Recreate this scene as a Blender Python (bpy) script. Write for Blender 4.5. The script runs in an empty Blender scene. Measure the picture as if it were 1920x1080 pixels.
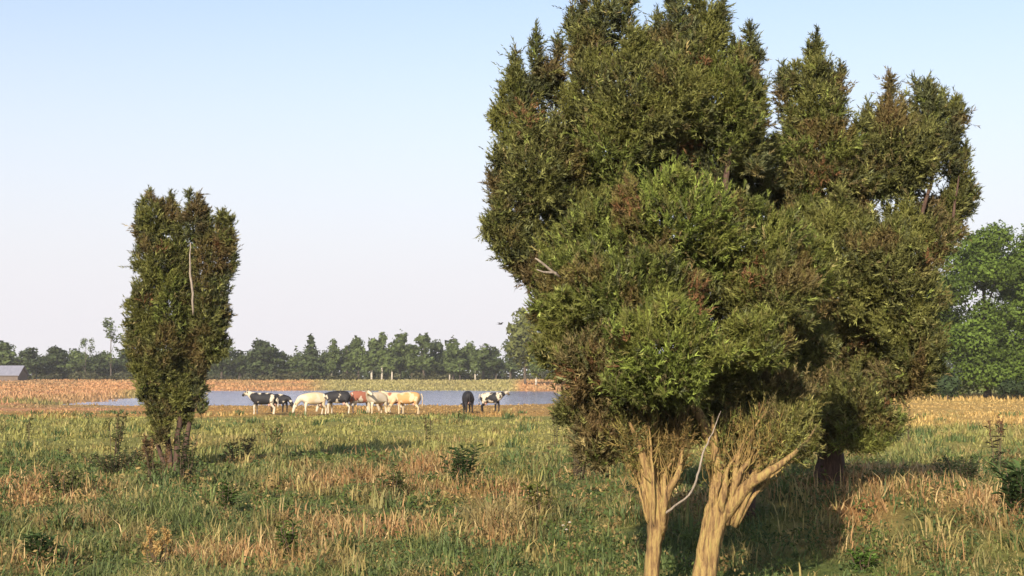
import bpy, math, random
import numpy as np
from mathutils import Vector, Matrix

random.seed(7)
RS = np.random.RandomState(11)
PI = math.pi
C = bpy.context.scene.collection
SC = bpy.context.scene

# ------------------------------------------------------------------ camera, sky, sun, exposure
F = 2667.0                       # focal length in photo pixels (1920 wide)
CAM = Vector((0.0, 0.0, 1.9))
PITCH = math.atan(168.0 / F)     # horizon lies 168 px below the middle
cd = bpy.data.cameras.new('camera')
cd.sensor_width = 36.0
cd.lens = 36.0 * F / 1920.0
cd.clip_start = 0.1
cd.clip_end = 9000.0
cam = bpy.data.objects.new('camera', cd)
C.objects.link(cam)
cam.location = CAM
cam.rotation_euler = (PI / 2 + PITCH, 0, 0)
SC.camera = cam

SUN_EL = math.radians(25.0)
SUN_AZ = math.atan2(-0.30, -0.95)            # compass angle of the sun, behind the camera on the left
world = bpy.data.worlds.new('World')
SC.world = world
world.use_nodes = True
wn = world.node_tree
wn.nodes.clear()
sky = wn.nodes.new('ShaderNodeTexSky')
sky.sky_type = 'NISHITA'
sky.sun_disc = False
sky.sun_elevation = SUN_EL
sky.sun_rotation = SUN_AZ
sky.altitude = 0
sky.air_density = 1.0
sky.dust_density = 1.0
sky.ozone_density = 1.0
bg = wn.nodes.new('ShaderNodeBackground')
bg.inputs['Strength'].default_value = 0.112
wo = wn.nodes.new('ShaderNodeOutputWorld')
# bright summer haze paling the sky evenly all round the horizon
wtc = wn.nodes.new('ShaderNodeTexCoord')
wsep = wn.nodes.new('ShaderNodeSeparateXYZ')
wn.links.new(wtc.outputs['Generated'], wsep.inputs[0])
wmr = wn.nodes.new('ShaderNodeMapRange')
wmr.interpolation_type = 'SMOOTHSTEP'
wmr.inputs['From Min'].default_value = 0.02
wmr.inputs['From Max'].default_value = 0.34
wmr.inputs['To Min'].default_value = 0.97
wmr.inputs['To Max'].default_value = 0.15
wn.links.new(wsep.outputs['Z'], wmr.inputs['Value'])
wmx = wn.nodes.new('ShaderNodeMix'); wmx.data_type = 'RGBA'
wn.links.new(wmr.outputs[0], wmx.inputs[0])
wn.links.new(sky.outputs[0], wmx.inputs[6])
wmx.inputs[7].default_value = (4.50, 4.36, 4.66, 1)
wn.links.new(wmx.outputs[2], bg.inputs[0])
wn.links.new(bg.outputs[0], wo.inputs[0])

sl = bpy.data.lights.new('sun', 'SUN')
sl.energy = 4.6
sl.angle = math.radians(0.6)
sl.color = (1.0, 0.88, 0.70)
sun = bpy.data.objects.new('sun', sl)
C.objects.link(sun)
ldir = Vector((-math.sin(SUN_AZ) * math.cos(SUN_EL), -math.cos(SUN_AZ) * math.cos(SUN_EL), -math.sin(SUN_EL)))
sun.rotation_euler = ldir.to_track_quat('-Z', 'Y').to_euler()
sun.location = (-20, -60, 40)

SC.view_settings.view_transform = 'Standard'
SC.view_settings.look = 'None'
SC.view_settings.gamma = 1.0
SC.view_settings.use_curve_mapping = False
SC.view_settings.exposure = 0.80
SC.cycles.max_bounces = 6
SC.cycles.diffuse_bounces = 3
SC.cycles.transparent_max_bounces = 8

# ------------------------------------------------------------------ maths helpers
_cp, _sp = math.cos(PITCH), math.sin(PITCH)


def at(px, py, d):
    """world point seen at photo pixel (px, py) at forward distance d"""
    u = (px - 960.0) / F
    v = (540.0 - py) / F
    ry = _cp - v * _sp
    t = d / ry
    return Vector((CAM.x + t * u, d, CAM.z + t * (_sp + v * _cp)))


def hash2(ix, iy, seed):
    h = (ix.astype(np.int64) * 374761393 + iy.astype(np.int64) * 668265263 + seed * 1442695041) & 0xffffffff
    h = ((h ^ (h >> 13)) * 1274126177) & 0xffffffff
    h = (h ^ (h >> 16)) & 0xffff
    return h / 65535.0


def vnoise(x, y, seed=0):
    x = np.asarray(x, float); y = np.asarray(y, float)
    ix = np.floor(x); iy = np.floor(y)
    fx = x - ix; fy = y - iy
    fx = fx * fx * (3 - 2 * fx); fy = fy * fy * (3 - 2 * fy)
    a = hash2(ix, iy, seed); b = hash2(ix + 1, iy, seed)
    c = hash2(ix, iy + 1, seed); d = hash2(ix + 1, iy + 1, seed)
    return (a * (1 - fx) + b * fx) * (1 - fy) + (c * (1 - fx) + d * fx) * fy


def fbm(x, y, seed=0, octv=4):
    s = 0; a = 0.5; t = 0
    for o in range(octv):
        s = s + a * vnoise(x, y, seed + o * 17)
        t += a
        a *= 0.5; x = x * 2.03 + 3.1; y = y * 2.03 + 1.7
    return s / t


def smooth(a, b, x):
    t = np.clip((np.asarray(x, float) - a) / (b - a), 0, 1)
    return t * t * (3 - 2 * t)


# ------------------------------------------------------------------ terrain
WATER_Z = -0.42


def pond_mask(x, y):
    """signed softness of the pond outline, positive inside"""
    n = (fbm(x / 9.0, y / 14.0, 5, 3) - 0.5)
    xc = -18.0 - 0.06 * (y - 150)
    near = 112 + 9 * n + 0.10 * np.abs(x + 14)
    far = 246 + 26 * n - 10 * smooth(-15, 10, x)
    right = 4.5 + 0.022 * (y - 112) + 4 * n
    left = -34.0 - 0.16 * (y - 112) + 6 * n
    return np.minimum(np.minimum((y - near) / 6.0, (far - y) / 14.0), np.minimum((right - x) / 2.2, (x - left) / 3.0))


def gz(x, y):
    x = np.asarray(x, float); y = np.asarray(y, float)
    z = 0.34 * (fbm(x / 3.6, y / 3.6, 1, 3) - 0.5) * smooth(140, 60, y) * smooth(2, 9, y)
    z = z + 0.10 * (vnoise(x / 0.7, y / 0.7, 9) - 0.5) * smooth(60, 20, y)
    z = z + 0.55 * np.exp(-(((x - 4.2) / 2.9) ** 2 + ((y - 18.6) / 2.6) ** 2))
    z = z - 0.12 * smooth(45, 75, y) * smooth(6, -2, x)
    far = smooth(255, 380, y)
    z = z + 1.35 * far
    p = pond_mask(x, y)
    z = z - 0.85 * smooth(-1.6, 0.9, p)
    # beyond the wood the land stays level
    return z


def gzf(x, y):
    return float(gz(np.array([x]), np.array([y]))[0])


def ground_at(px, py):
    """walk along the ray of a photo pixel until it meets the ground"""
    lo = 4.0
    for i in range(4000):
        p = at(px, py, lo)
        if p.z <= gzf(p.x, p.y):
            return Vector((p.x, p.y, gzf(p.x, p.y)))
        lo *= 1.003
    return at(px, py, lo)


# ------------------------------------------------------------------ object helpers
def tag(o, label=None, cat=None, group=None, kind=None):
    if label: o['label'] = label
    if cat: o['category'] = cat
    if group: o['group'] = group
    if kind: o['kind'] = kind
    return o


def empty(name, loc, rz=0.0):
    o = bpy.data.objects.new(name, None)
    o.empty_display_size = 0.2
    C.objects.link(o)
    o.location = loc
    o.rotation_euler = (0, 0, rz)
    return o


def link(name, me, parent=None, world_pts=True):
    o = bpy.data.objects.new(name, me)
    C.objects.link(o)
    if parent is not None:
        o.parent = parent
        if world_pts:
            # meshes are written in world coordinates: move the vertices back to the parent's base
            m = Matrix.Translation(parent.location) @ parent.rotation_euler.to_matrix().to_4x4()
            me.transform(m.inverted())
    return o


def mesh_np(name, v, f, mat, col=None, shade=False):
    """v (N,3); f (M,3) or (M,4) int; col (N,3) own colour of each vertex"""
    v = np.ascontiguousarray(v, np.float32); f = np.ascontiguousarray(f, np.int32)
    k = f.shape[1]
    me = bpy.data.meshes.new(name)
    me.vertices.add(len(v)); me.vertices.foreach_set('co', v.ravel())
    me.loops.add(f.size); me.loops.foreach_set('vertex_index', f.ravel())
    me.polygons.add(len(f))
    me.polygons.foreach_set('loop_start', np.arange(0, f.size, k, dtype=np.int32))
    me.polygons.foreach_set('use_smooth', np.full(len(f), shade, dtype=bool))
    if col is not None:
        a = me.color_attributes.new('tint', 'FLOAT_COLOR', 'POINT')
        c4 = np.ones((len(v), 4), np.float32); c4[:, :3] = col
        a.data.foreach_set('color', c4.ravel())
    me.update(calc_edges=True)
    if mat: me.materials.append(mat)
    return me


class MB:
    """collects quads and triangles into one mesh"""

    def __init__(s):
        s.v = []; s.f = []

    def tube(s, pts, rad, n=8, flute=0.0, k=5, seed=0, cap=True):
        pts = [Vector(p) for p in pts]
        base = len(s.v)
        up = Vector((0.13, 0.31, 0.94))
        rnd = random.Random(seed)
        ph = rnd.random() * 6
        for i, p in enumerate(pts):
            t = (pts[min(i + 1, len(pts) - 1)] - pts[max(i - 1, 0)]).normalized()
            a = t.cross(Vector((1, 0.2, 0.05))).normalized()
            b = t.cross(a).normalized()
            for j in range(n):
                an = 2 * PI * j / n
                r = rad[i] * (1 + flute * (math.sin(k * an + ph + i * 0.12) * 0.6 + math.sin((2 * k + 1) * an + ph * 2 - i * 0.09) * 0.35 + rnd.uniform(-.25, .25)))
                s.v.append(p + a * (r * math.cos(an)) + b * (r * math.sin(an)))
        for i in range(len(pts) - 1):
            for j in range(n):
                q = base + i * n
                s.f.append((q + j, q + (j + 1) % n, q + n + (j + 1) % n, q + n + j))
        if cap:
            s.f.append(tuple(base + (len(pts) - 1) * n + j for j in range(n)))
            s.f.append(tuple(base + n - 1 - j for j in range(n)))
        return s

    def box(s, x0, x1, y0, y1, z0, z1):
        b = len(s.v)
        s.v += [Vector(p) for p in ((x0, y0, z0), (x1, y0, z0), (x1, y1, z0), (x0, y1, z0), (x0, y0, z1), (x1, y0, z1), (x1, y1, z1), (x0, y1, z1))]
        for q in ((0, 3, 2, 1), (4, 5, 6, 7), (0, 1, 5, 4), (1, 2, 6, 5), (2, 3, 7, 6), (3, 0, 4, 7)):
            s.f.append(tuple(b + i for i in q))
        return s

    def blob(s, c, r, n=8, m=6):
        b = len(s.v); c = Vector(c)
        for i in range(m + 1):
            th = PI * i / m
            for j in range(n):
                a = 2 * PI * j / n
                s.v.append(c + Vector((r[0] * math.sin(th) * math.cos(a), r[1] * math.sin(th) * math.sin(a), r[2] * math.cos(th))))
        for i in range(m):
            for j in range(n):
                q = b + i * n
                s.f.append((q + j, q + n + j, q + n + (j + 1) % n, q + (j + 1) % n))
        return s

    def mesh(s, name, mat, shade=True):
        me = bpy.data.meshes.new(name)
        me.from_pydata([tuple(p) for p in s.v], [], s.f)
        me.polygons.foreach_set('use_smooth', [shade] * len(me.polygons))
        me.update()
        if mat: me.materials.append(mat)
        return me


def curve(p0, p1, n=10, bend=(0, 0, 0), wob=0.0, seed=0):
    rnd = random.Random(seed)
    p0 = Vector(p0); p1 = Vector(p1); b = Vector(bend)
    out = []
    for i in range(n + 1):
        t = i / n
        p = p0.lerp(p1, t) + b * (4 * t * (1 - t))
        if 0 < i < n and wob:
            p += Vector((rnd.uniform(-wob, wob), rnd.uniform(-wob, wob), rnd.uniform(-wob, wob)))
        out.append(p)
    return out


def poly(pts, n=4, seed=0, wob=0.0):
    """Catmull-Rom through the points"""
    rnd = random.Random(seed)
    P = [Vector(p) for p in pts]
    P = [P[0] * 2 - P[1]] + P + [P[-1] * 2 - P[-2]]
    out = []
    for i in range(1, len(P) - 2):
        for j in range(n):
            t = j / n
            a, b, c, d = P[i - 1], P[i], P[i + 1], P[i + 2]
            p = 0.5 * ((2 * b) + (c - a) * t + (2 * a - 5 * b + 4 * c - d) * t * t + (3 * b - a - 3 * c + d) * t ** 3)
            if wob: p += Vector((rnd.uniform(-wob, wob), rnd.uniform(-wob, wob), 0))
            out.append(p)
    out.append(P[-2])
    return out


def lerp_r(rs, n):
    out = []
    for i in range(len(rs) - 1):
        for j in range(n):
            out.append(rs[i] + (rs[i + 1] - rs[i]) * j / n)
    out.append(rs[-1])
    return out


# ------------------------------------------------------------------ materials
def new_mat(name):
    m = bpy.data.materials.new(name)
    m.use_nodes = True
    nt = m.node_tree
    nt.nodes.clear()
    out = nt.nodes.new('ShaderNodeOutputMaterial')
    return m, nt, out


def leafy(name, trans=0.25, rough=0.6, spec=0.25):
    m, nt, out = new_mat(name)
    at_ = nt.nodes.new('ShaderNodeVertexColor'); at_.layer_name = 'tint'
    p = nt.nodes.new('ShaderNodeBsdfPrincipled')
    p.inputs['Roughness'].default_value = rough
    p.inputs['Specular IOR Level'].default_value = spec
    nt.links.new(at_.outputs[0], p.inputs['Base Color'])
    t = nt.nodes.new('ShaderNodeBsdfTranslucent')
    nt.links.new(at_.outputs[0], t.inputs[0])
    mx = nt.nodes.new('ShaderNodeMixShader')
    mx.inputs[0].default_value = trans
    nt.links.new(p.outputs[0], mx.inputs[1]); nt.links.new(t.outputs[0], mx.inputs[2])
    nt.links.new(mx.outputs[0], out.inputs[0])
    return m


def solid(name, cols, scale=8.0, stretch=(1, 1, 1), rough=0.8, bump=0.0, detail=5, spec=0.3):
    """noise-mottled colour ramp in object space"""
    m, nt, out = new_mat(name)
    tc = nt.nodes.new('ShaderNodeTexCoord')
    mp = nt.nodes.new('ShaderNodeMapping')
    mp.inputs['Scale'].default_value = stretch
    nt.links.new(tc.outputs['Object'], mp.inputs[0])
    nz = nt.nodes.new('ShaderNodeTexNoise')
    nz.inputs['Scale'].default_value = scale
    nz.inputs['Detail'].default_value = detail
    nz.inputs['Roughness'].default_value = 0.65
    nt.links.new(mp.outputs[0], nz.inputs['Vector'])
    cr = nt.nodes.new('ShaderNodeValToRGB')
    els = cr.color_ramp.elements
    n = len(cols)
    for i, c in enumerate(cols):
        pos = 0.3 + 0.4 * i / max(1, n - 1)
        e = els[i] if i < 2 else els.new(pos)
        e.position = pos
        e.color = (c[0], c[1], c[2], 1)
    nt.links.new(nz.outputs['Fac'], cr.inputs[0])
    p = nt.nodes.new('ShaderNodeBsdfPrincipled')
    p.inputs['Roughness'].default_value = rough
    p.inputs['Specular IOR Level'].default_value = spec
    nt.links.new(cr.outputs[0], p.inputs['Base Color'])
    if bump:
        b = nt.nodes.new('ShaderNodeBump')
        b.inputs['Strength'].default_value = bump
        b.inputs['Distance'].default_value = 0.03
        nt.links.new(nz.outputs['Fac'], b.inputs['Height'])
        nt.links.new(b.outputs[0], p.inputs['Normal'])
    nt.links.new(p.outputs[0], out.inputs[0])
    return m


M = {}
M['needles'] = leafy('juniper_needles', 0.18, 0.6, 0.15)
M['leaves'] = leafy('broad_leaves', 0.28, 0.65, 0.08)
M['grass'] = leafy('grass_blades', 0.30, 0.6)
M['bark_pale'] = solid('pale_juniper_bark', [(0.050, 0.030, 0.016), (0.20, 0.120, 0.052), (0.33, 0.225, 0.085), (0.26, 0.215, 0.066)], 9, (3.4, 3.4, 0.55), 0.9, 1.0)
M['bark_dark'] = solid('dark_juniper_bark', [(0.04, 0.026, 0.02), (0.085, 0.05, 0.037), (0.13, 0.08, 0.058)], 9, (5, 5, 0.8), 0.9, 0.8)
M['twig'] = solid('lichen_twigs', [(0.08, 0.05, 0.022), (0.22, 0.145, 0.05), (0.24, 0.20, 0.06)], 7, (1, 1, 1), 0.9, 0.0)
M['twig_dark'] = solid('dark_twigs', [(0.05, 0.035, 0.025), (0.12, 0.08, 0.05)], 6, (1, 1, 1), 0.9, 0.0)
M['dead'] = solid('bleached_dead_wood', [(0.16, 0.125, 0.10), (0.36, 0.30, 0.24)], 14, (3, 3, 0.6), 0.8, 0.4)
M['far_bark'] = solid('wood_trunk_bark', [(0.05, 0.04, 0.03), (0.13, 0.10, 0.08)], 2, (1, 1, 0.4), 0.9, 0.0)
M['birch'] = solid('birch_bark', [(0.14, 0.12, 0.10), (0.42, 0.37, 0.30), (0.50, 0.44, 0.36)], 1.2, (1, 1, 1.6), 0.7, 0.0)
M['roof'] = solid('grey_roof_sheets', [(0.16, 0.16, 0.20), (0.24, 0.24, 0.29)], 0.8, (4, 1, 1), 0.6, 0.0)
M['boards'] = solid('weathered_boards', [(0.09, 0.07, 0.06), (0.17, 0.13, 0.10)], 1.4, (3, 3, 0.3), 0.85, 0.0)
M['pale_wall'] = solid('pale_render', [(0.24, 0.18, 0.15), (0.30, 0.23, 0.19)], 0.9, (1, 1, 1), 0.85, 0.0)
M['post'] = solid('weathered_post', [(0.20, 0.15, 0.11), (0.34, 0.27, 0.20)], 9, (4, 4, 0.7), 0.85, 0.3)
M['bird'] = solid('dark_plumage', [(0.04, 0.045, 0.05), (0.09, 0.09, 0.10)], 20, (1, 1, 1), 0.7)
M['horn'] = solid('horn_and_hoof', [(0.10, 0.08, 0.06), (0.20, 0.16, 0.12)], 12, (1, 1, 1), 0.5)
M['udder'] = solid('pink_udder', [(0.55, 0.33, 0.28), (0.62, 0.40, 0.34)], 8, (1, 1, 1), 0.6)


def ground_mat():
    m, nt, out = new_mat('pasture_soil')
    a = nt.nodes.new('ShaderNodeVertexColor'); a.layer_name = 'tint'
    g = nt.nodes.new('ShaderNodeNewGeometry')
    n1 = nt.nodes.new('ShaderNodeTexNoise'); n1.inputs['Scale'].default_value = 2.2; n1.inputs['Detail'].default_value = 8; n1.inputs['Roughness'].default_value = 0.7
    nt.links.new(g.outputs['Position'], n1.inputs['Vector'])
    cr = nt.nodes.new('ShaderNodeValToRGB')
    cr.color_ramp.elements[0].position = 0.30; cr.color_ramp.elements[0].color = (0.55, 0.55, 0.50, 1)
    cr.color_ramp.elements[1].position = 0.72; cr.color_ramp.elements[1].color = (1.35, 1.28, 1.15, 1)
    nt.links.new(n1.outputs['Fac'], cr.inputs[0])
    mx = nt.nodes.new('ShaderNodeMix'); mx.data_type = 'RGBA'; mx.blend_type = 'MULTIPLY'
    mx.inputs[0].default_value = 1.0
    nt.links.new(a.outputs[0], mx.inputs[6]); nt.links.new(cr.outputs[0], mx.inputs[7])
    p = nt.nodes.new('ShaderNodeBsdfPrincipled')
    p.inputs['Roughness'].default_value = 0.95
    p.inputs['Specular IOR Level'].default_value = 0.1
    nt.links.new(mx.outputs[2], p.inputs['Base Color'])
    b = nt.nodes.new('ShaderNodeBump'); b.inputs['Strength'].default_value = 0.7; b.inputs['Distance'].default_value = 0.12
    nt.links.new(n1.outputs['Fac'], b.inputs['Height']); nt.links.new(b.outputs[0], p.inputs['Normal'])
    nt.links.new(p.outputs[0], out.inputs[0])
    return m


def water_mat():
    m, nt, out = new_mat('pond_water')
    g = nt.nodes.new('ShaderNodeNewGeometry')
    mp = nt.nodes.new('ShaderNodeMapping'); mp.inputs['Scale'].default_value = (1.0, 0.35, 1)
    nt.links.new(g.outputs['Position'], mp.inputs[0])
    n1 = nt.nodes.new('ShaderNodeTexNoise'); n1.inputs['Scale'].default_value = 1.1; n1.inputs['Detail'].default_value = 4
    nt.links.new(mp.outputs[0], n1.inputs['Vector'])
    b = nt.nodes.new('ShaderNodeBump'); b.inputs['Strength'].default_value = 1.0; b.inputs['Distance'].default_value = 0.35
    nt.links.new(n1.outputs['Fac'], b.inputs['Height'])
    p = nt.nodes.new('ShaderNodeBsdfPrincipled')
    p.inputs['Base Color'].default_value = (0.14, 0.135, 0.28, 1)
    p.inputs['Roughness'].default_value = 0.12
    p.inputs['IOR'].default_value = 1.33
    nt.links.new(b.outputs[0], p.inputs['Normal'])
    nt.links.new(p.outputs[0], out.inputs[0])
    return m


M['ground'] = ground_mat()
M['water'] = water_mat()


# ------------------------------------------------------------------ what grows where (own colours of soil and plants)
SPOTS = []       # dry rusty patches of sorrel and old bracken, (x, y, rx, ry, strength)
for (px, py, rx, ry, s) in ((30, 925, .9, 2.2, 1.1), (170, 935, .5, 1.3, .8), (800, 885, .9, 2.2, 1.1), (715, 1005, .55, 1.0, 1.3), (400, 1055, .55, .8, 1.1),
                            (620, 905, 1.1, 1.8, .9), (950, 945, .5, 1.5, .8), (930, 1010, .5, .7, 1.0), (1695, 890, .8, 1.6, .9), (1840, 940, .9, 1.5, 1.1),
                            (1590, 962, .4, .7, 1.0), (640, 985, .4, .8, .7), (560, 1065, .4, .5, .8), (1100, 890, .5, 1.2, .6), (330, 840, .8, 3.0, .5),
                            (140, 985, .5, .8, .9), (250, 1010, .3, .6, .7), (1560, 1010, .3, .6, .6), (1750, 1040, .5, .7, .5), (480, 870, .7, 1.4, .5), (60, 1060, .4, .5, .8)):
    g_ = ground_at(px, py)
    SPOTS.append((g_.x, g_.y, rx, ry, s))


def lerp3(a, b, t):
    return a * (1 - t[:, None]) + np.array(b)[None, :] * t[:, None]


def dryness(x, y):
    d = np.zeros_like(x)
    for (sx, sy, rx, ry, s) in SPOTS:
        d = np.maximum(d, s * np.exp(-((x - sx) / rx) ** 2 - ((y - sy) / ry) ** 2))
    n = fbm(x / 2.1 + 31, y / 2.6, 21, 4)
    d = d + smooth(0.57, 0.74, n) * 0.55 * smooth(60, 25, y)
    d = d * (0.55 + 0.9 * fbm(x / 0.6, y / 0.7, 33, 3))
    return np.clip(d, 0, 1)


def albedo(x, y):
    """own colour of the sward at a place"""
    n = len(x)
    c = np.tile(np.array([[0.195, 0.190, 0.055]]), (n, 1))
    a = fbm(x / 4.5, y / 5.5, 41, 4)
    c = lerp3(c, (0.120, 0.150, 0.045), smooth(0.52, 0.38, a))
    c = lerp3(c, (0.235, 0.205, 0.060), smooth(0.50, 0.66, a))
    c = lerp3(c, (0.270, 0.252, 0.078), 0.75 * smooth(22, 36, y))
    b = fbm(x / 1.1, y / 1.3, 47, 3)
    c = lerp3(c, (0.085, 0.118, 0.040), 0.7 * smooth(0.50, 0.36, b) * smooth(60, 25, y))
    c = lerp3(c, (0.140, 0.165, 0.052), 0.45 * smooth(26, 17, y))
    # lush turf at the foot of the big juniper
    l = np.exp(-((x - 2.2) / 2.6) ** 2 - ((y - 12.6) / 2.2) ** 2)
    c = lerp3(c, (0.125, 0.170, 0.048), 0.8 * l)
    # small patches of other plants
    q = fbm(x / 0.42 + 7, y / 0.55, 49, 3)
    c = lerp3(c, (0.085, 0.110, 0.042), 0.75 * smooth(0.46, 0.34, q) * smooth(45, 22, y))
    c = lerp3(c, (0.30, 0.235, 0.10), 0.55 * smooth(0.56, 0.68, q) * smooth(45, 22, y))
    d = dryness(x, y)
    c = lerp3(c, (0.35, 0.235, 0.105), d * 0.85)
    c = lerp3(c, (0.33, 0.150, 0.062), 0.6 * d * smooth(0.5, 0.65, fbm(x / 0.9, y / 0.9, 53, 2)))
    # golden field on the right, past the scrub
    u = x / np.maximum(y, 1)
    gold = smooth(0.245, 0.275, u + 0.03 * (fbm(x / 6, y / 8, 61, 2) - .5)) * smooth(46, 62, y)
    c = lerp3(c, (0.47, 0.31, 0.115), gold * (0.7 + 0.3 * fbm(x / 5, y / 12, 65, 3)))
    # dry sandy margin of the pond and the land left of it
    e = smooth(70, 80, y + 8 * (fbm(x / 7, y / 9, 71, 3) - .5)) * smooth(7.5, 4.5, x - 0.02 * y)
    e = e * smooth(116, 110, y)
    left = smooth(-17, -22, x + 0.12 * (y - 90))
    c = lerp3(c, (0.44, 0.235, 0.090), e * (0.75 + 0.25 * left))
    # left field: rusty strips with a green strip between
    lf = smooth(-0.255, -0.285, u) * smooth(80, 90, y) * smooth(420, 380, y)
    strip = fbm(x / 30, np.log(np.maximum(y, 1)) * 9.0, 81, 3)
    c = lerp3(c, (0.50, 0.265, 0.145), lf * 0.9)
    sp = smooth(0.42, 0.62, fbm(x / 14, y / 9, 85, 4))[:]
    c = lerp3(c, (0.26, 0.21, 0.09), (lf + e * 0.6) * 0.42 * sp)
    c = lerp3(c, (0.22, 0.20, 0.07), lf * 0.85 * smooth(0.50, 0.62, strip) * smooth(180, 150, y))
    # far bank
    fb = smooth(205, 225, y)
    mid = smooth(-0.15, -0.12, u) * smooth(0.008, -0.004, u)
    c = lerp3(c, (0.47, 0.255, 0.120), fb * (1 - 0.85 * mid) * (1 - smooth(330, 380, y) * 0.6))
    c = lerp3(c, (0.33, 0.29, 0.12), fb * mid * 0.8)
    c = lerp3(c, (0.24, 0.19, 0.09), fb * 0.45 * smooth(0.48, 0.64, fbm(x / 9, y / 12, 87, 4)))
    far_r = smooth(0.05, 0.09, u) * smooth(130, 170, y)
    c = lerp3(c, (0.16, 0.17, 0.06), far_r)
    c = lerp3(c, (0.10, 0.12, 0.05), smooth(380, 430, y))
    return c


# ------------------------------------------------------------------ ground sheet
def make_ground():
    ys = [-30, -15, -6, 0]
    y = 2.0
    while y < 4500:
        ys.append(y)
        if y < 40: y += 0.36
        elif y < 130: y += 0.9
        elif y < 420: y += 2.0
        else: y *= 1.25
    xs = [0.0]
    x = 0.0
    while x < 3500:
        if x < 14: x += 0.36
        elif x < 60: x += 0.9
        elif x < 140: x += 2.2
        else: x *= 1.3
        xs.append(x)
    xs = np.array(sorted([-a for a in xs[1:]] + xs)); ys = np.array(ys)
    X, Y = np.meshgrid(xs, ys)
    x = X.ravel(); y = Y.ravel()
    z = gz(x, y)
    nx = len(xs); ny = len(ys)
    i = np.arange(nx * ny).reshape(ny, nx)
    f = np.stack([i[:-1, :-1].ravel(), i[:-1, 1:].ravel(), i[1:, 1:].ravel(), i[1:, :-1].ravel()], 1)
    me = mesh_np('ground', np.stack([x, y, z], 1), f, M['ground'], albedo(x, y) * 0.8, True)
    o = link('ground', me)
    tag(o, kind='structure')
    # pond
    w = MB()
    w.v = [Vector(p) for p in ((-95, 90, WATER_Z), (25, 90, WATER_Z), (30, 300, WATER_Z), (-110, 300, WATER_Z))]
    w.f = [(0, 1, 2, 3)]
    o = link('water', w.mesh('water', M['water'], False))
    tag(o, kind='structure')


make_ground()


# ------------------------------------------------------------------ grass
def blades(x, y, h, w, lean, col, seed=0):
    """bent five-vertex blades"""
    rs = np.random.RandomState(seed)
    n = len(x)
    z = gz(x, y) - 0.02
    a = rs.uniform(0, 2 * PI, n)
    ca, sa = np.cos(a), np.sin(a)
    b = a + rs.normal(PI / 2, 0.5, n)
    lx, ly = np.cos(b) * lean * h, np.sin(b) * lean * h
    hw = w / 2
    P = np.stack([x, y, z], 1)
    A = np.stack([ca, sa, np.zeros(n)], 1)
    L = np.stack([lx, ly, np.zeros(n)], 1)
    U = np.zeros((n, 3)); U[:, 2] = 1
    v = np.empty((n, 5, 3))
    v[:, 0] = P - A * hw[:, None]; v[:, 1] = P + A * hw[:, None]
    mid = P + U * (h * 0.6)[:, None] + L * 0.35
    v[:, 2] = mid - A * (hw * 0.8)[:, None]; v[:, 3] = mid + A * (hw * 0.8)[:, None]
    v[:, 4] = P + U * (h * np.sqrt(np.clip(1 - 0.35 * lean ** 2, 0.2, 1)))[:, None] + L
    base = (np.arange(n) * 5)[:, None]
    t = np.array([[0, 1, 3], [0, 3, 2], [2, 3, 4]]).ravel()[None, :]
    f = (base + t).reshape(-1, 3)
    c = np.repeat(col[:, None, :], 5, 1).reshape(-1, 3)
    return v.reshape(-1, 3), f, c


def scatter(n, d0, d1, rs, spread=0.42):
    d = d0 * (d1 / d0) ** rs.rand(n)
    x = rs.uniform(-1, 1, n) * (spread * d + 2.0)
    return x, d


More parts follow.
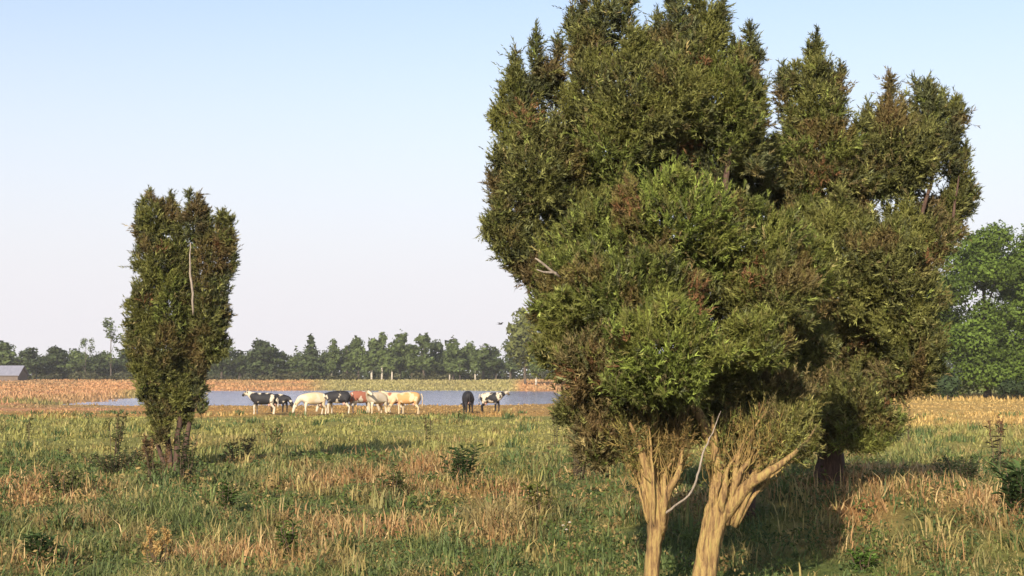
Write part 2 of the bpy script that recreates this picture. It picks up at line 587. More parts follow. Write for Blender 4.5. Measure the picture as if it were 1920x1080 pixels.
def make_grass():
    rs = np.random.RandomState(3)
    # general sward
    x, y = scatter(250000, 8.5, 118, rs)
    keep = pond_mask(x, y) < -0.25
    x, y = x[keep], y[keep]
    # gather a part of the blades into tussocks
    nt = 9000
    tx, ty = scatter(nt, 8.5, 118, rs)
    k = rs.rand(len(x)) < 0.0
    hn = fbm(x / 1.6, y / 2.0, 91, 3)
    hn2 = vnoise(x / 0.35, y / 0.35, 95)
    d = dryness(x, y)
    h = (0.05 + 0.20 * smooth(0.42, 0.68, hn) + 0.15 * hn2 ** 2) * rs.uniform(0.4, 1.45, len(x)) * (1 - 0.40 * smooth(48, 70, y)) * (.72 + .5 * smooth(.55, .75, fbm(x / 3.0, y / 4.0, 97, 3)))
    h = 0.82 * h * (1 + 0.35 * d) * (1 - 0.45 * np.exp(-((x - 2.2) / 2.6) ** 2 - ((y - 12.6) / 2.2) ** 2))
    w = 0.00085 * y * rs.uniform(0.6, 1.4, len(x)) + 0.002
    col = albedo(x, y)
    col = col * rs.uniform(0.6, 1.4, (len(x), 1))
    straw = rs.rand(len(x)) < 0.10
    col[straw] = col[straw] * 0.5 + np.array([0.36, 0.29, 0.12]) * 0.55
    v, f, c = blades(x, y, h, w, np.abs(rs.normal(0.7, 0.4, len(x))), np.clip(col, 0.01, 0.75), 5)
    o = link('pasture_grass', mesh_np('pasture_grass', v, f, M['grass'], c))
    tag(o, 'rough green and straw coloured pasture grass covering the foreground', 'grass', kind='stuff')
    # tussocks: taller bunches standing out of the sward
    tx, ty = scatter(1500, 9.0, 78, rs, 0.40)
    per = 26
    r = rs.uniform(0.05, 0.2, len(tx)) * (0.6 + ty / 45)
    X = np.repeat(tx, per) + rs.normal(0, 1, len(tx) * per) * np.repeat(r, per)
    Y = np.repeat(ty, per) + rs.normal(0, 1, len(tx) * per) * np.repeat(r, per)
    th = np.repeat(rs.uniform(0.12, 0.36, len(tx)), per) * rs.uniform(0.5, 1.2, len(X))
    near_trunk = np.exp(-((X - 2.2) / 2.2) ** 2 - ((Y - 12.6) / 2.2) ** 2)
    th = th * (1 - 0.6 * near_trunk)
    kind = np.repeat(rs.rand(len(tx)), per)
    base = albedo(X, Y)
    col = np.where((kind < 0.35)[:, None], np.array([[0.090, 0.125, 0.040]]), np.where((kind < 0.75)[:, None], base * 1.15, np.array([[0.30, 0.24, 0.09]])))
    col = col * rs.uniform(0.6, 1.4, (len(X), 1))
    v, f, c = blades(X, Y, th, 0.00095 * Y + 0.003, np.abs(rs.normal(0.5, 0.3, len(X))), np.clip(col, 0.01, 0.75), 8)
    o = link('grass_tussocks', mesh_np('grass_tussocks', v, f, M['grass'], c))
    tag(o, 'taller bunched tufts of dark green and straw grass across the pasture', 'grass', kind='stuff')
    # low leafy herbs in mats between the grass
    tx, ty = scatter(2600, 9.0, 34, rs, 0.40)
    per = 40
    R = np.repeat(rs.uniform(0.07, 0.26, len(tx)) * (0.7 + ty / 50), per)
    X = np.repeat(tx, per) + rs.normal(0, .6, len(tx) * per) * R
    Y = np.repeat(ty, per) + rs.normal(0, .6, len(tx) * per) * R
    rr = np.hypot(X - np.repeat(tx, per), Y - np.repeat(ty, per)) / R
    Z = gz(X, Y) + rs.uniform(.02, 1, len(X)) * np.repeat(rs.uniform(.08, .30, len(tx)), per) * np.clip(1.2 - rr * .7, .15, 1)
    S = (0.00125 * Y + .004) * rs.uniform(.6, 1.5, len(X))
    n = rs.normal(0, .8, (len(X), 3)) + np.array([[0, -.3, .8]]); n /= np.linalg.norm(n, axis=1, keepdims=True)
    a = np.cross(n, rs.normal(0, 1, (len(X), 3))); a /= np.linalg.norm(a, axis=1, keepdims=True); b = np.cross(n, a)
    P = np.stack([X, Y, Z], 1); S = S[:, None]
    v = np.stack([P - b * S, P + a * S * .45, P + b * S, P - a * S * .45], 1).reshape(-1, 3)
    kk = np.repeat(rs.rand(len(tx)), per)[:, None]
    col = np.where(kk < .45, np.array([[0.070, 0.100, 0.036]]), np.where(kk < .7, np.array([[0.095, 0.125, 0.034]]), np.where(kk < .86, np.array([[0.17, 0.12, 0.05]]), np.array([[0.30, 0.22, 0.09]]))))
    col = col * rs.uniform(.6, 1.4, (len(X), 1))
    o = link('meadow_herbs', mesh_np('meadow_herbs', v, np.arange(len(v)).reshape(-1, 4), M['leaves'], np.repeat(col, 4, 0)))
    tag(o, 'low mats of leafy herbs, dark green to brown, between the grasses', 'herbs', kind='stuff')
    # dry rusty stalks in the sorrel patches
    x, y = scatter(90000, 9, 60, rs, 0.40)
    d = dryness(x, y)
    keep = rs.rand(len(x)) < d * 1.3 - 0.22
    x, y = x[keep][:26000], y[keep][:26000]
    h = rs.uniform(0.08, 0.34, len(x))
    col = np.array([[0.36, 0.21, 0.092]]) * rs.uniform(0.55, 1.35, (len(x), 1))
    pale = rs.rand(len(x)) < 0.3
    col[pale] = np.array([0.50, 0.36, 0.17]) * rs.uniform(0.8, 1.2, (pale.sum(), 1))
    v, f, c = blades(x, y, h, 0.0008 * y + 0.002, np.abs(rs.normal(0.75, 0.4, len(x))), np.clip(col, 0.01, 0.75), 9)
    o = link('dry_sorrel', mesh_np('dry_sorrel', v, f, M['grass'], c))
    tag(o, 'rusty orange patches of dry sorrel and dead stalks in the grass', 'dry plants', kind='stuff')
    # coarse dry grass on the land round the pond
    d = rs.uniform(112, 385, 60000)
    x = rs.uniform(-0.46, 0.46, len(d)) * d
    keep = pond_mask(x, d) < -0.2
    x, d = x[keep], d[keep]
    col = albedo(x, d) * rs.uniform(0.75, 1.3, (len(x), 1))
    v, f, c = blades(x, d, rs.uniform(0.18, 0.5, len(x)), 0.0011 * d, np.abs(rs.normal(0.4, 0.2, len(x))), np.clip(col, 0.01, 0.8), 12)
    o = link('dry_grass', mesh_np('dry_grass', v, f, M['grass'], c))
    tag(o, 'dry orange and golden grass on the banks around the pond', 'grass', kind='stuff')


make_grass()


# ------------------------------------------------------------------ foliage
def shoots(P, D, L, k, nl, w, col, seed):
    """needle-clad shoots: P bases, D unit axes, L lengths, k needles each, col own colour of each shoot"""
    rs = np.random.RandomState(seed)
    n = len(P)
    ref = np.where(np.abs(D[:, 2:3]) < 0.9, np.array([[0, 0, 1.0]]), np.array([[1.0, 0, 0]]))
    A = np.cross(D, ref); A /= np.linalg.norm(A, axis=1, keepdims=True)
    B = np.cross(D, A)
    t = (np.arange(k)[None, :] + rs.rand(n, k)) / k
    az = np.arange(k)[None, :] * 2.4 + rs.rand(n, 1) * 6.28 + rs.normal(0, .4, (n, k))
    rad = A[:, None, :] * np.cos(az)[:, :, None] + B[:, None, :] * np.sin(az)[:, :, None]
    sp = rs.uniform(0.35, 1.0, (n, k))[:, :, None] * (1.15 - 0.5 * t)[:, :, None]
    nd = D[:, None, :] * np.sqrt(np.clip(1 - sp ** 2 * .8, .1, 1)) + rad * sp
    base = P[:, None, :] + D[:, None, :] * (t * L[:, None])[:, :, None]
    tang = np.cross(nd, rad * 0.4 + rs.normal(0, 1, (n, k, 3)))
    tang /= np.linalg.norm(tang, axis=2, keepdims=True) + 1e-6
    ln = nl * rs.uniform(0.6, 1.3, (n, k))[:, :, None]
    v = np.empty((n, k, 3, 3))
    v[:, :, 0] = base - tang * w / 2
    v[:, :, 1] = base + tang * w / 2
    v[:, :, 2] = base + nd * ln
    v = v.reshape(-1, 3)
    f = np.arange(len(v)).reshape(-1, 3)
    cc = col[:, None, None, :] * rs.uniform(0.72, 1.3, (n, k))[:, :, None, None]
    c = np.broadcast_to(cc, (n, k, 3, 3)).reshape(-1, 3)
    return v, f, c


def lobe_points(c, r, n, rs, taper=0.0, fill=0.3, lump=0.22, loose=0.0):
    """points and outward normals through the outer part of one foliage mass"""
    g = rs.normal(0, 1, (n, 3)); g /= np.linalg.norm(g, axis=1, keepdims=True)
    q = 1 - np.abs(rs.normal(0, 0.16, n))
    inner = rs.rand(n) < fill
    q[inner] = rs.uniform(0.25, 0.9, inner.sum()) ** 0.7
    ph = rs.uniform(0, 6.28, 6)
    b = np.sin(g[:, 0] * 5 + ph[0]) * np.sin(g[:, 2] * 5 + ph[1]) + 0.7 * np.sin(g[:, 1] * 6 + ph[2] + g[:, 2] * 4) + .5 * np.sin(g[:, 0] * 11 + ph[3]) * np.sin(g[:, 2] * 10 + ph[4])
    q = np.clip(q, 0.15, 1.05) * (1 + lump * b * 0.75)
    if loose:
        out = rs.rand(n) < loose
        q[out] *= rs.uniform(1.0, 1.32, out.sum())
    p = g * q[:, None]
    if taper:
        s = 1 - taper * np.clip(p[:, 2], -0.3, 1)
        p[:, 0] *= s; p[:, 1] *= s
    nrm = g / np.array(r)[None, :]
    nrm /= np.linalg.norm(nrm, axis=1, keepdims=True)
    return np.array(c)[None, :] + p * np.array(r)[None, :], nrm


def juniper_crown(lobes, dens, k, nl, w, shoot, seed, rust=(), spires=0, trim=0.20):
    """lobes: (px, py, rx, ry, d, colour, taper); one needle mesh for the crown"""
    rs = np.random.RandomState(seed)
    PP, DD, LL, CC = [], [], [], []
    extra = []
    for (px, py, rx, ry, d, col, taper) in lobes:
        if spires and taper > 0.08:
            for i in range(1 + int(rx / 22)):
                a = rs.uniform(-1, 1); b = rs.uniform(-.8, .8)
                sx = rx * a * .85
                top = py - ry * math.sqrt(max(0, 1 - a * a * .8 - b * b * .2)) * .96
                hh = rs.uniform(.6, 1.5) * spires
                extra.append((px + sx, top - hh * .35, hh * .26, hh, d + b * rx / F * d * .7, col, .75))
        if spires:
            for i in range(2 + int(rx / 26)):           # loose sprays leaning out of the sides
                a = rs.uniform(0, 6.28); rr = rs.uniform(.85, 1.15)
                sz = rs.uniform(.5, 1.1) * spires
                extra.append((px + rx * rr * math.cos(a), py - ry * rr * math.sin(a) * .9, sz * rs.uniform(.4, .7), sz * .6, d - rs.uniform(-.5, .7) * rx / F * d, col, .3))
    lobes = list(lobes) + extra
    for (px, py, rx, ry, d, col, taper) in lobes:
        c = at(px, py, d)
        kk = trim * shoot * F / d
        if rx > 14:
            rx = max(rx - kk, .6 * rx); ry = max(ry - kk, .65 * ry)
        rX, rZ = rx / F * d, ry / F * d
        rY = 0.5 * (rX + min(rX, rZ)) * 1.05
        area = 4 * PI * ((rX * rY) ** 1.6 / 3 + (rX * rZ) ** 1.6 / 3 + (rY * rZ) ** 1.6 / 3) ** (1 / 1.6)
        n = int(area * dens) + 12
        p, nr = lobe_points(c, (rX, rY, rZ), n, rs, taper, .3, .30, .13)
        up = np.array([[0, 0, 1.0]])
        dd = nr * 0.65 + up * rs.uniform(0.25, 0.95, (n, 1)) + rs.normal(0, 0.33, (n, 3))
        dd /= np.linalg.norm(dd, axis=1, keepdims=True)
        pal = np.array([GREEN, OLIVE, GREY, BROWN, OLIVE])
        cc = np.tile(np.array([col]), (n, 1))
        sw = rs.rand(n) < 0.35
        cc[sw] = pal[rs.randint(0, 5, sw.sum())]
        cc = cc * np.exp(rs.normal(0, 0.42, (n, 1)))
        # some shoots are browned, in drifts
        bn = fbm(p[:, 0] / 0.35 + seed, p[:, 2] / 0.35 + p[:, 1] * 0.7, seed + 3, 2)
        br = smooth(0.60, 0.76, bn)[:, None] * 0.5
        cc = cc * (1 - br) + np.array([[0.17, 0.10, 0.045]]) * br
        yl = smooth(0.42, 0.30, bn)[:, None] * 0.5
        cc = cc * (1 - yl) + np.array([[0.165, 0.165, 0.038]]) * yl
        for (qx, qy, qr) in rust:
            qc = np.array(at(qx, qy, d))
            dist = np.sqrt((p[:, 0] - qc[0]) ** 2 + (p[:, 2] - qc[2]) ** 2)
            m = (np.exp(-(dist / (qr / F * d)) ** 2) * rs.rand(n) > 0.55)
            cc[m] = np.array([0.185, 0.098, 0.045]) * rs.uniform(0.7, 1.2, (m.sum(), 1))
        PP.append(p); DD.append(dd); CC.append(cc)
        LL.append(shoot * rs.uniform(0.5, 1.35, n) * (1 + (rs.rand(n) < 0.12) * rs.uniform(.4, 1.5, n)))
    P = np.concatenate(PP); D = np.concatenate(DD); L = np.concatenate(LL); Cc = np.concatenate(CC)
    return shoots(P - D * (L * 0.4)[:, None], D, L, k, nl, w, Cc, seed + 9), len(P)


def part(name, mb_or_mesh, mat, parent, shade=True, label=None, kind=None, over=None):
    me = mb_or_mesh.mesh(name, mat, shade) if isinstance(mb_or_mesh, MB) else mb_or_mesh
    o = link(name, me, parent)
    if over is not None: o.parent = over        # the trunk shares its tree's base
    tag(o, label=label, kind=kind)
    return o


GREEN = (0.106, 0.124, 0.030)
BRIGHT = (0.122, 0.150, 0.031)
OLIVE = (0.112, 0.113, 0.036)
GREY = (0.085, 0.092, 0.042)
BROWN = (0.125, 0.100, 0.043)

# ---- big front juniper on two pale trunks
d1 = 12.6
gb = ground_at(1268, 1112)
J1 = empty('juniper_tree', (gb.x, d1 + 0.1, gzf(gb.x, d1 + 0.1)))
tag(J1, 'broad bright green juniper in front, on two pale ochre forked trunks', 'tree')
B = lambda px, py, d=d1: at(px, py, d)
t = MB()
pts = [B(1214, 1150), B(1221, 1085), B(1227, 1020), B(1232, 965), B(1226, 915), B(1208, 865), B(1180, 790)]
t.tube(poly(pts, 5, 1, 0.004), lerp_r([.082, .063, .061, .080, .060, .035, .010], 5), 22, 0.17, 5, 3)
trunk_a = trunk_b = part('trunk', t, M['bark_pale'], J1)
t = MB()
pts = [B(1306, 1150), B(1320, 1085), B(1331, 1020), B(1345, 960), B(1353, 915), B(1344, 865), B(1336, 780)]
t.tube(poly(pts, 5, 2, 0.004), lerp_r([.125, .102, .094, .106, .080, .044, .012], 5), 26, 0.17, 6, 5)
part('trunk', t, M['bark_pale'], J1)
for (pp, rr, sd) in (([B(1234, 985), B(1250, 930, 12.5), B(1272, 880, 12.5), B(1292, 760, 12.9)], [.055, .04, .025, .007], 11),
                     ([B(1228, 960), B(1205, 905, 12.8), B(1180, 850, 12.9), B(1160, 760, 13.2)], [.05, .036, .022, .007], 12),
                     ([B(1235, 960), B(1240, 890, 12.9), B(1232, 820, 13.2)], [.06, .04, .015], 13),
                     ([B(1350, 975), B(1398, 915, 12.5), B(1440, 885, 12.4), B(1490, 850, 12.5), B(1530, 800, 12.9)], [.07, .055, .036, .020, .006], 14),
                     ([B(1362, 955), B(1385, 895, 12.8), B(1420, 820, 13.1), B(1450, 750, 13.4)], [.09, .06, .04, .02], 15),
                     ([B(1356, 940), B(1374, 860, 12.9), B(1368, 780, 13.3), B(1340, 690, 13.6)], [.08, .06, .045, .02], 16),
                     ([B(1352, 900), B(1330, 820, 12.8), B(1280, 720, 13.0), B(1230, 620, 13.2)], [.06, .05, .04, .02], 17)):
    t = MB()
    t.tube(poly(pp, 4, sd, 0.01), lerp_r(rr, 4), 9, 0.10, 4, sd)
    part('limb', t, M['bark_pale'], J1, over=trunk_a if sd < 14 else trunk_b)
# the forks divide into many upright stems, then thin lichened shoots
rnd = random.Random(5)
t = MB()
for (cx, cy, wd, x0, x1, ytop, n) in ((1230, 985, 18, 1156, 1296, 785, 15), (1356, 960, 30, 1328, 1505, 785, 17)):
    for i in range(n):
        u = (i + .5 + rnd.uniform(-.3, .3)) / n
        q = rnd.uniform(-.16, .16)
        sx = cx + wd * (u - .5) * 1.7; ex = x0 + (x1 - x0) * u
        ey = ytop + rnd.uniform(-30, 50) + 70 * abs(u - .5)
        mx = sx + (ex - sx) * rnd.uniform(.35, .6)
        sy = cy - rnd.uniform(-15, 25)
        pp = [B(sx, sy + 14, d1 + .0 + q * .2), B(sx + (mx - sx) * .45, sy + (ey - sy) * .33, d1 - .05 + q * .6), B(mx + rnd.uniform(-6, 6), sy + (ey - sy) * .66, d1 + .06 + q), B(ex, ey, d1 + .25 + q * 1.6)]
        r0 = rnd.uniform(.012, .028)
        m = MB(); m.tube(poly(pp, 4, i, .007), lerp_r([r0 * 1.15, r0, r0 * .7, r0 * .35], 4), 8, .14, 3, i)
        part('stem', m, M['bark_pale'], J1, over=trunk_a if cx < 1300 else trunk_b)
        for j in range(13):
            k = rnd.uniform(.1, .9)
            a_ = pp[1].lerp(pp[3], k) + Vector((0, -.01, 0))
            e_ = a_ + Vector((rnd.uniform(-.13, .13), rnd.uniform(-.12, .1), rnd.uniform(.10, .34)))
            r1 = rnd.uniform(.003, .008)
            t.tube(curve(a_, e_, 4, (rnd.uniform(-.03, .03), 0, -.02), .008, i * 9 + j), [r1, r1 * .9, r1 * .75, r1 * .5, r1 * .3], 5, 0, 3, j, False)
part('twigs', t, M['twig'], J1, kind='stuff')
t = MB()
t.tube(poly([B(1240, 968, 12.55), B(1275, 942, 12.35), B(1296, 922, 12.25), B(1308, 890, 12.2), B(1318, 850, 12.2), B(1335, 812, 12.25), B(1352, 770, 12.3)], 4, 3, 0.006), lerp_r([.013, .010, .010, .010, .008, .005, .003], 4), 7, 0.1, 4, 3)
part('dead_branch', t, M['dead'], J1, label='bleached bare branch crossing between the two trunks')
t = MB()
t.tube(poly([B(1050, 520, 13.0), B(1015, 492, 12.9), B(1003, 484, 12.9)], 4, 6, 0.004), lerp_r([.014, .012, .006], 4), 6, 0.1, 4, 3)
t.tube(poly([B(1045, 512, 13.0), B(1020, 510, 12.9), B(1006, 505, 12.9)], 4, 7, 0.004), lerp_r([.012, .010, .004], 4), 6, 0.1, 4, 3)
part('dead_branch', t, M['dead'], J1)
L1 = [(1262, 432, 125, 100, 13.2, BRIGHT, .15), (1140, 480, 105, 88, 13.4, GREEN, .15), (1185, 562, 135, 95, 12.9, GREEN, .1), (1062, 560, 58, 88, 13.2, GREEN, .15),
      (1070, 645, 62, 68, 13.1, OLIVE, .1), (1125, 685, 78, 62, 12.8, BROWN, 0), (1250, 655, 105, 82, 12.2, BRIGHT, .15), (1235, 712, 92, 46, 12.4, GREEN, 0),
      (1150, 748, 85, 52, 13.2, BROWN, 0), (1395, 475, 105, 88, 13.6, GREEN, .15), (1340, 560, 80, 70, 13.6, BROWN, .1), (1440, 560, 85, 70, 13.2, OLIVE, .1),
      (1418, 645, 62, 52, 12.7, GREEN, .1), (1340, 690, 70, 60, 13.3, OLIVE, 0), (1430, 740, 90, 46, 13.7, BROWN, 0), (1335, 760, 75, 46, 13.6, OLIVE, 0),
      (1480, 500, 80, 75, 14.0, GREEN, .1), (1500, 640, 60, 60, 14.8, OLIVE, .05), (1115, 832, 42, 52, 12.9, BROWN, 0), (1235, 770, 64, 40, 13.5, BROWN, 0),
      (1470, 790, 60, 34, 13.3, BROWN, 0), (1225, 815, 66, 36, 13.2, BROWN, 0), (1420, 815, 80, 36, 13.3, BROWN, 0), (1490, 835, 44, 30, 13.3, BROWN, 0), (1340, 800, 44, 44, 13.5, OLIVE, 0), (1150, 800, 50, 50, 13.1, BROWN, 0), (1200, 805, 60, 26, 13.0, BROWN, 0), (1400, 800, 60, 26, 13.0, BROWN, 0), (1285, 790, 30, 30, 13.1, OLIVE, 0), (1090, 770, 45, 45, 13.2, OLIVE, 0)]
RUST = ((1180, 392, 40), (1305, 552, 42), (1405, 520, 48), (1130, 690, 40), (1320, 585, 28), (1160, 640, 30), (1430, 790, 40), (1065, 700, 35))
(v, f, c), n1 = juniper_crown(L1, 800, 16, 0.043, 0.0130, 0.105, 21, RUST, 14)
part('crown', mesh_np('crown', v, f, M['needles'], c), None, J1)
# dry brushy growth filling the forks
DRY = (0.20, 0.145, 0.050); DRYG = (0.175, 0.165, 0.045)
LB = [(1180, 835, 32, 52, 12.6, DRY, -.45), (1212, 862, 24, 66, 12.75, DRYG, -.45), (1250, 862, 26, 66, 12.7, DRYG, -.45), (1280, 835, 26, 56, 12.6, DRY, -.4), (1345, 850, 24, 70, 12.6, DRYG, -.3), (1384, 858, 30, 66, 12.75, DRY, -.35),
      (1425, 845, 36, 54, 12.65, DRY, -.35), (1470, 835, 38, 40, 12.6, DRYG, -.2), (1495, 825, 26, 30, 12.6, BROWN, 0), (1240, 900, 22, 50, 12.85, BROWN, -.4), (1380, 905, 26, 40, 12.85, BROWN, -.4), (1275, 800, 30, 30, 12.8, BROWN, 0), (1180, 790, 34, 30, 12.8, BROWN, 0), (1440, 790, 60, 30, 12.8, BROWN, 0)]
(v, f, c), n1b = juniper_crown(LB, 210, 14, 0.048, 0.0095, 0.24, 23)
part('dry_foliage', mesh_np('dry_foliage', v, f, M['needles'], c), None, J1, label='dry straw brown brushy growth in the forks of the trunks')

# ---- tall juniper behind it on the left
d2 = 17.0
bx = at(1390, 900, d2).x
J2 = empty('juniper_tree', (bx, d2, gzf(bx, d2)))
tag(J2, 'tallest grey green juniper, ragged spires rising behind the broad front juniper', 'tree')
B2 = lambda px, py, d=d2: at(px, py, d)
gy2 = 708 + (1.9 - gzf(bx, d2)) * F / d2
t = MB(); t.tube(poly([B2(1390, gy2 + 20), B2(1388, 850), B2(1345, 700), B2(1290, 560), B2(1270, 420), B2(1262, 250)], 5, 3, 0.01), lerp_r([.18, .14, .10, .065, .040, .014], 5), 14, 0.1, 5, 3)
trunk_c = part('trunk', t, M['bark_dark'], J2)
for i, (pp) in enumerate(([(1320, 700), (1200, 560), (1080, 420), (1010, 300), (990, 200)], [(1300, 600), (1200, 420), (1150, 250), (1120, 80)], [(1290, 560), (1350, 400), (1370, 260), (1390, 150)],
                          [(1310, 640), (1180, 560), (1030, 470), (970, 420)], [(1275, 400), (1310, 250), (1330, 110)], [(1265, 300), (1268, 180), (1272, 60)])):
    t = MB(); t.tube(poly([B2(a, b, d2 + 0.15 * math.sin(i * 2 + j)) for j, (a, b) in enumerate(pp)], 4, i, 0.02), lerp_r([.06, .042, .028, .017, .008][:len(pp)], 4), 8, 0.08, 4, i)
    part('limb', t, M['bark_dark'], J2, over=trunk_c)
L2 = [(985, 235, 50, 85, 17.2, OLIVE, .35), (1014, 150, 16, 45, 17.1, GREY, .5), (974, 175, 14, 38, 17.0, GREY, .5), (1044, 165, 13, 48, 17.3, GREY, .5), (1000, 320, 62, 80, 16.8, OLIVE, .2),
      (960, 385, 46, 72, 17.0, GREY, .2), (1040, 400, 58, 70, 17.2, GREY, .2), (955, 450, 42, 46, 16.8, OLIVE, .1), (1000, 505, 40, 40, 16.9, GREY, .1), (1090, 330, 45, 60, 17.6, GREEN, .2),
      (1092, 90, 22, 70, 17.3, GREY, .5), (1124, 40, 20, 72, 17.0, GREY, .5), (1166, 45, 24, 62, 17.2, GREY, .45), (1203, 110, 16, 30, 17.3, OLIVE, .4), (1110, 165, 52, 85, 17.0, OLIVE, .3),
      (1180, 190, 78, 95, 16.7, OLIVE, .25), (1268, 55, 26, 75, 16.9, GREY, .45), (1232, 95, 14, 40, 17.2, GREY, .5), (1325, 85, 34, 72, 17.0, OLIVE, .4), (1350, 60, 14, 40, 17.1, GREY, .5), (1265, 185, 75, 88, 16.7, OLIVE, .25),
      (1345, 190, 70, 90, 16.9, GREEN, .25), (1392, 160, 26, 72, 17.2, GREY, .45), (1408, 120, 12, 34, 17.3, GREY, .4), (1150, 280, 75, 75, 16.8, GREEN, .2), (1235, 270, 80, 60, 17.2, GREY, .2), (1335, 285, 82, 65, 17.3, GREY, .2), (1425, 300, 36, 44, 17.9, OLIVE, .05), (1415, 345, 34, 36, 18.1, GREY, .1), (1068, 290, 42, 66, 17.5, OLIVE, .2),
      (1400, 250, 36, 60, 17.2, OLIVE, .3), (1110, 400, 70, 55, 17.1, OLIVE, .1), (1210, 350, 80, 50, 18.3, GREY, .05), (1320, 350, 80, 50, 18.3, GREY, .05), (1060, 470, 50, 60, 17.4, OLIVE, .1), (1040, 560, 45, 60, 17.6, OLIVE, .1)]
(v, f, c), n2 = juniper_crown(L2, 520, 15, 0.053, 0.0155, 0.135, 33, ((990, 215, 45), (1290, 290, 35), (1320, 120, 25), (1240, 330, 30)), 30)
part('crown', mesh_np('crown', v, f, M['needles'], c), None, J2)

# ---- browner juniper behind on the right, dark trunk in the shade
d3 = 21.5
g3 = ground_at(1556, 905)
d3 = g3.y
J3 = empty('juniper_tree', g3)
tag(J3, 'brownish juniper on the right with a dark shaded trunk and ragged separate tops', 'tree')
B3 = lambda px, py, d=d3: at(px, py, d)
t = MB(); t.tube(poly([B3(1556, 915), B3(1556, 870), B3(1558, 800), B3(1570, 690), B3(1580, 560), B3(1560, 400), B3(1535, 240)], 5, 3, 0.015), lerp_r([.21, .18, .14, .09, .06, .035, .012], 5), 14, 0.13, 5, 3)
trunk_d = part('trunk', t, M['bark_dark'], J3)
for i, (pp) in enumerate(([(1575, 620), (1640, 500), (1680, 380), (1670, 260)], [(1580, 560), (1680, 480), (1740, 370), (1745, 240)], [(1600, 540), (1720, 490), (1780, 430), (1798, 330)],
                          [(1575, 660), (1660, 620), (1710, 640)], [(1570, 700), (1500, 620), (1460, 560)], [(1565, 450), (1500, 380), (1480, 300)], [(1560, 780), (1610, 760), (1650, 775)])):
    t = MB(); t.tube(poly([B3(a, b, d3 + 0.2 * math.sin(i * 2 + j)) for j, (a, b) in enumerate(pp)], 4, i, 0.02), lerp_r([.06, .04, .024, .010][:len(pp)], 4), 8, 0.08, 4, i)
    part('limb', t, M['bark_dark'], J3, over=trunk_d)
e = d3 - 21.5
L3 = [(1530, 195, 55, 80, 21.3, OLIVE, .4), (1528, 135, 22, 40, 21.4, GREY, .5), (1562, 165, 20, 40, 21.2, GREY, .4), (1470, 185, 14, 42, 21.6, GREY, .5), (1540, 270, 76, 60, 21.2, GREEN, .3), (1480, 285, 36, 44, 21.6, OLIVE, .3),
      (1530, 335, 66, 45, 21.1, BROWN, .2), (1600, 330, 40, 55, 21.2, OLIVE, .2), (1668, 265, 50, 75, 21.2, OLIVE, .4), (1664, 205, 15, 30, 21.4, GREY, .4), (1640, 320, 45, 55, 21.3, GREY, .2), (1728, 215, 22, 48, 21.6, GREY, .4),
      (1752, 210, 18, 52, 21.4, GREY, .45), (1778, 228, 26, 32, 21.7, GREY, .3), (1715, 290, 52, 60, 21.3, OLIVE, .2), (1765, 280, 28, 45, 21.6, GREY, .3), (1680, 345, 40, 26, 21.4, GREY, .1), (1800, 335, 22, 42, 21.8, OLIVE, .3),
      (1808, 385, 20, 34, 21.9, GREY, .2), (1775, 400, 26, 36, 21.7, OLIVE, .2), (1790, 425, 20, 25, 21.8, BROWN, .1), (1735, 400, 26, 22, 21.6, GREY, .1), (1755, 455, 36, 34, 21.4, BROWN, .1), (1700, 440, 50, 32, 21.3, OLIVE, .1),
      (1560, 420, 75, 45, 20.9, OLIVE, .2), (1500, 430, 50, 45, 21.0, GREEN, .2), (1475, 395, 28, 30, 21.6, GREY, .1), (1585, 480, 95, 66, 20.5, OLIVE, .15), (1660, 505, 85, 66, 20.3, OLIVE, .15), (1698, 575, 66, 74, 20.4, OLIVE, .1),
      (1712, 660, 46, 70, 20.4, OLIVE, .1), (1640, 610, 76, 56, 22.2, OLIVE, .05), (1565, 545, 80, 44, 20.4, OLIVE, .1), (1500, 575, 64, 60, 22.4, BROWN, .05), (1520, 650, 64, 55, 22.4, OLIVE, .05), (1570, 690, 66, 52, 22.6, BROWN, .05),
      (1640, 695, 56, 54, 22.2, OLIVE, .05), (1610, 765, 68, 48, 20.6, OLIVE, .1), (1650, 795, 34, 34, 20.5, GREEN, 0), (1540, 775, 60, 45, 21.0, BROWN, 0), (1680, 715, 40, 36, 20.6, BROWN, 0), (1480, 690, 60, 55, 22.2, BROWN, 0),
      (1500, 815, 45, 35, 21.2, BROWN, 0), (1720, 700, 32, 44, 20.8, OLIVE, 0), (1608, 345, 40, 40, 21.5, OLIVE, .05), (1598, 400, 36, 34, 21.5, OLIVE, .1), (1690, 325, 46, 44, 21.6, OLIVE, .2), (1470, 350, 36, 38, 21.7, OLIVE, .05), (1572, 640, 56, 56, 21.15, BROWN, 0), (1578, 735, 60, 52, 21.1, BROWN, 0), (1560, 800, 60, 40, 21.0, OLIVE, 0), (1640, 640, 60, 50, 21.3, OLIVE, 0), (1500, 740, 66, 54, 21.2, BROWN, 0), (1500, 480, 60, 60, 20.6, OLIVE, 0), (1430, 600, 60, 60, 21.6, OLIVE, 0), (1610, 825, 45, 26, 20.5, GREEN, 0)]
L3 = [(a, b, rx, ry, d + e, col, tp) for (a, b, rx, ry, d, col, tp) in L3]
(v, f, c), n3 = juniper_crown(L3, 470, 14, 0.056, 0.0165, 0.14, 45, ((1530, 340, 40), (1740, 480, 35), (1660, 750, 30), (1490, 780, 40), (1600, 640, 30)), 21)
part('crown', mesh_np('crown', v, f, M['needles'], c), None, J3)

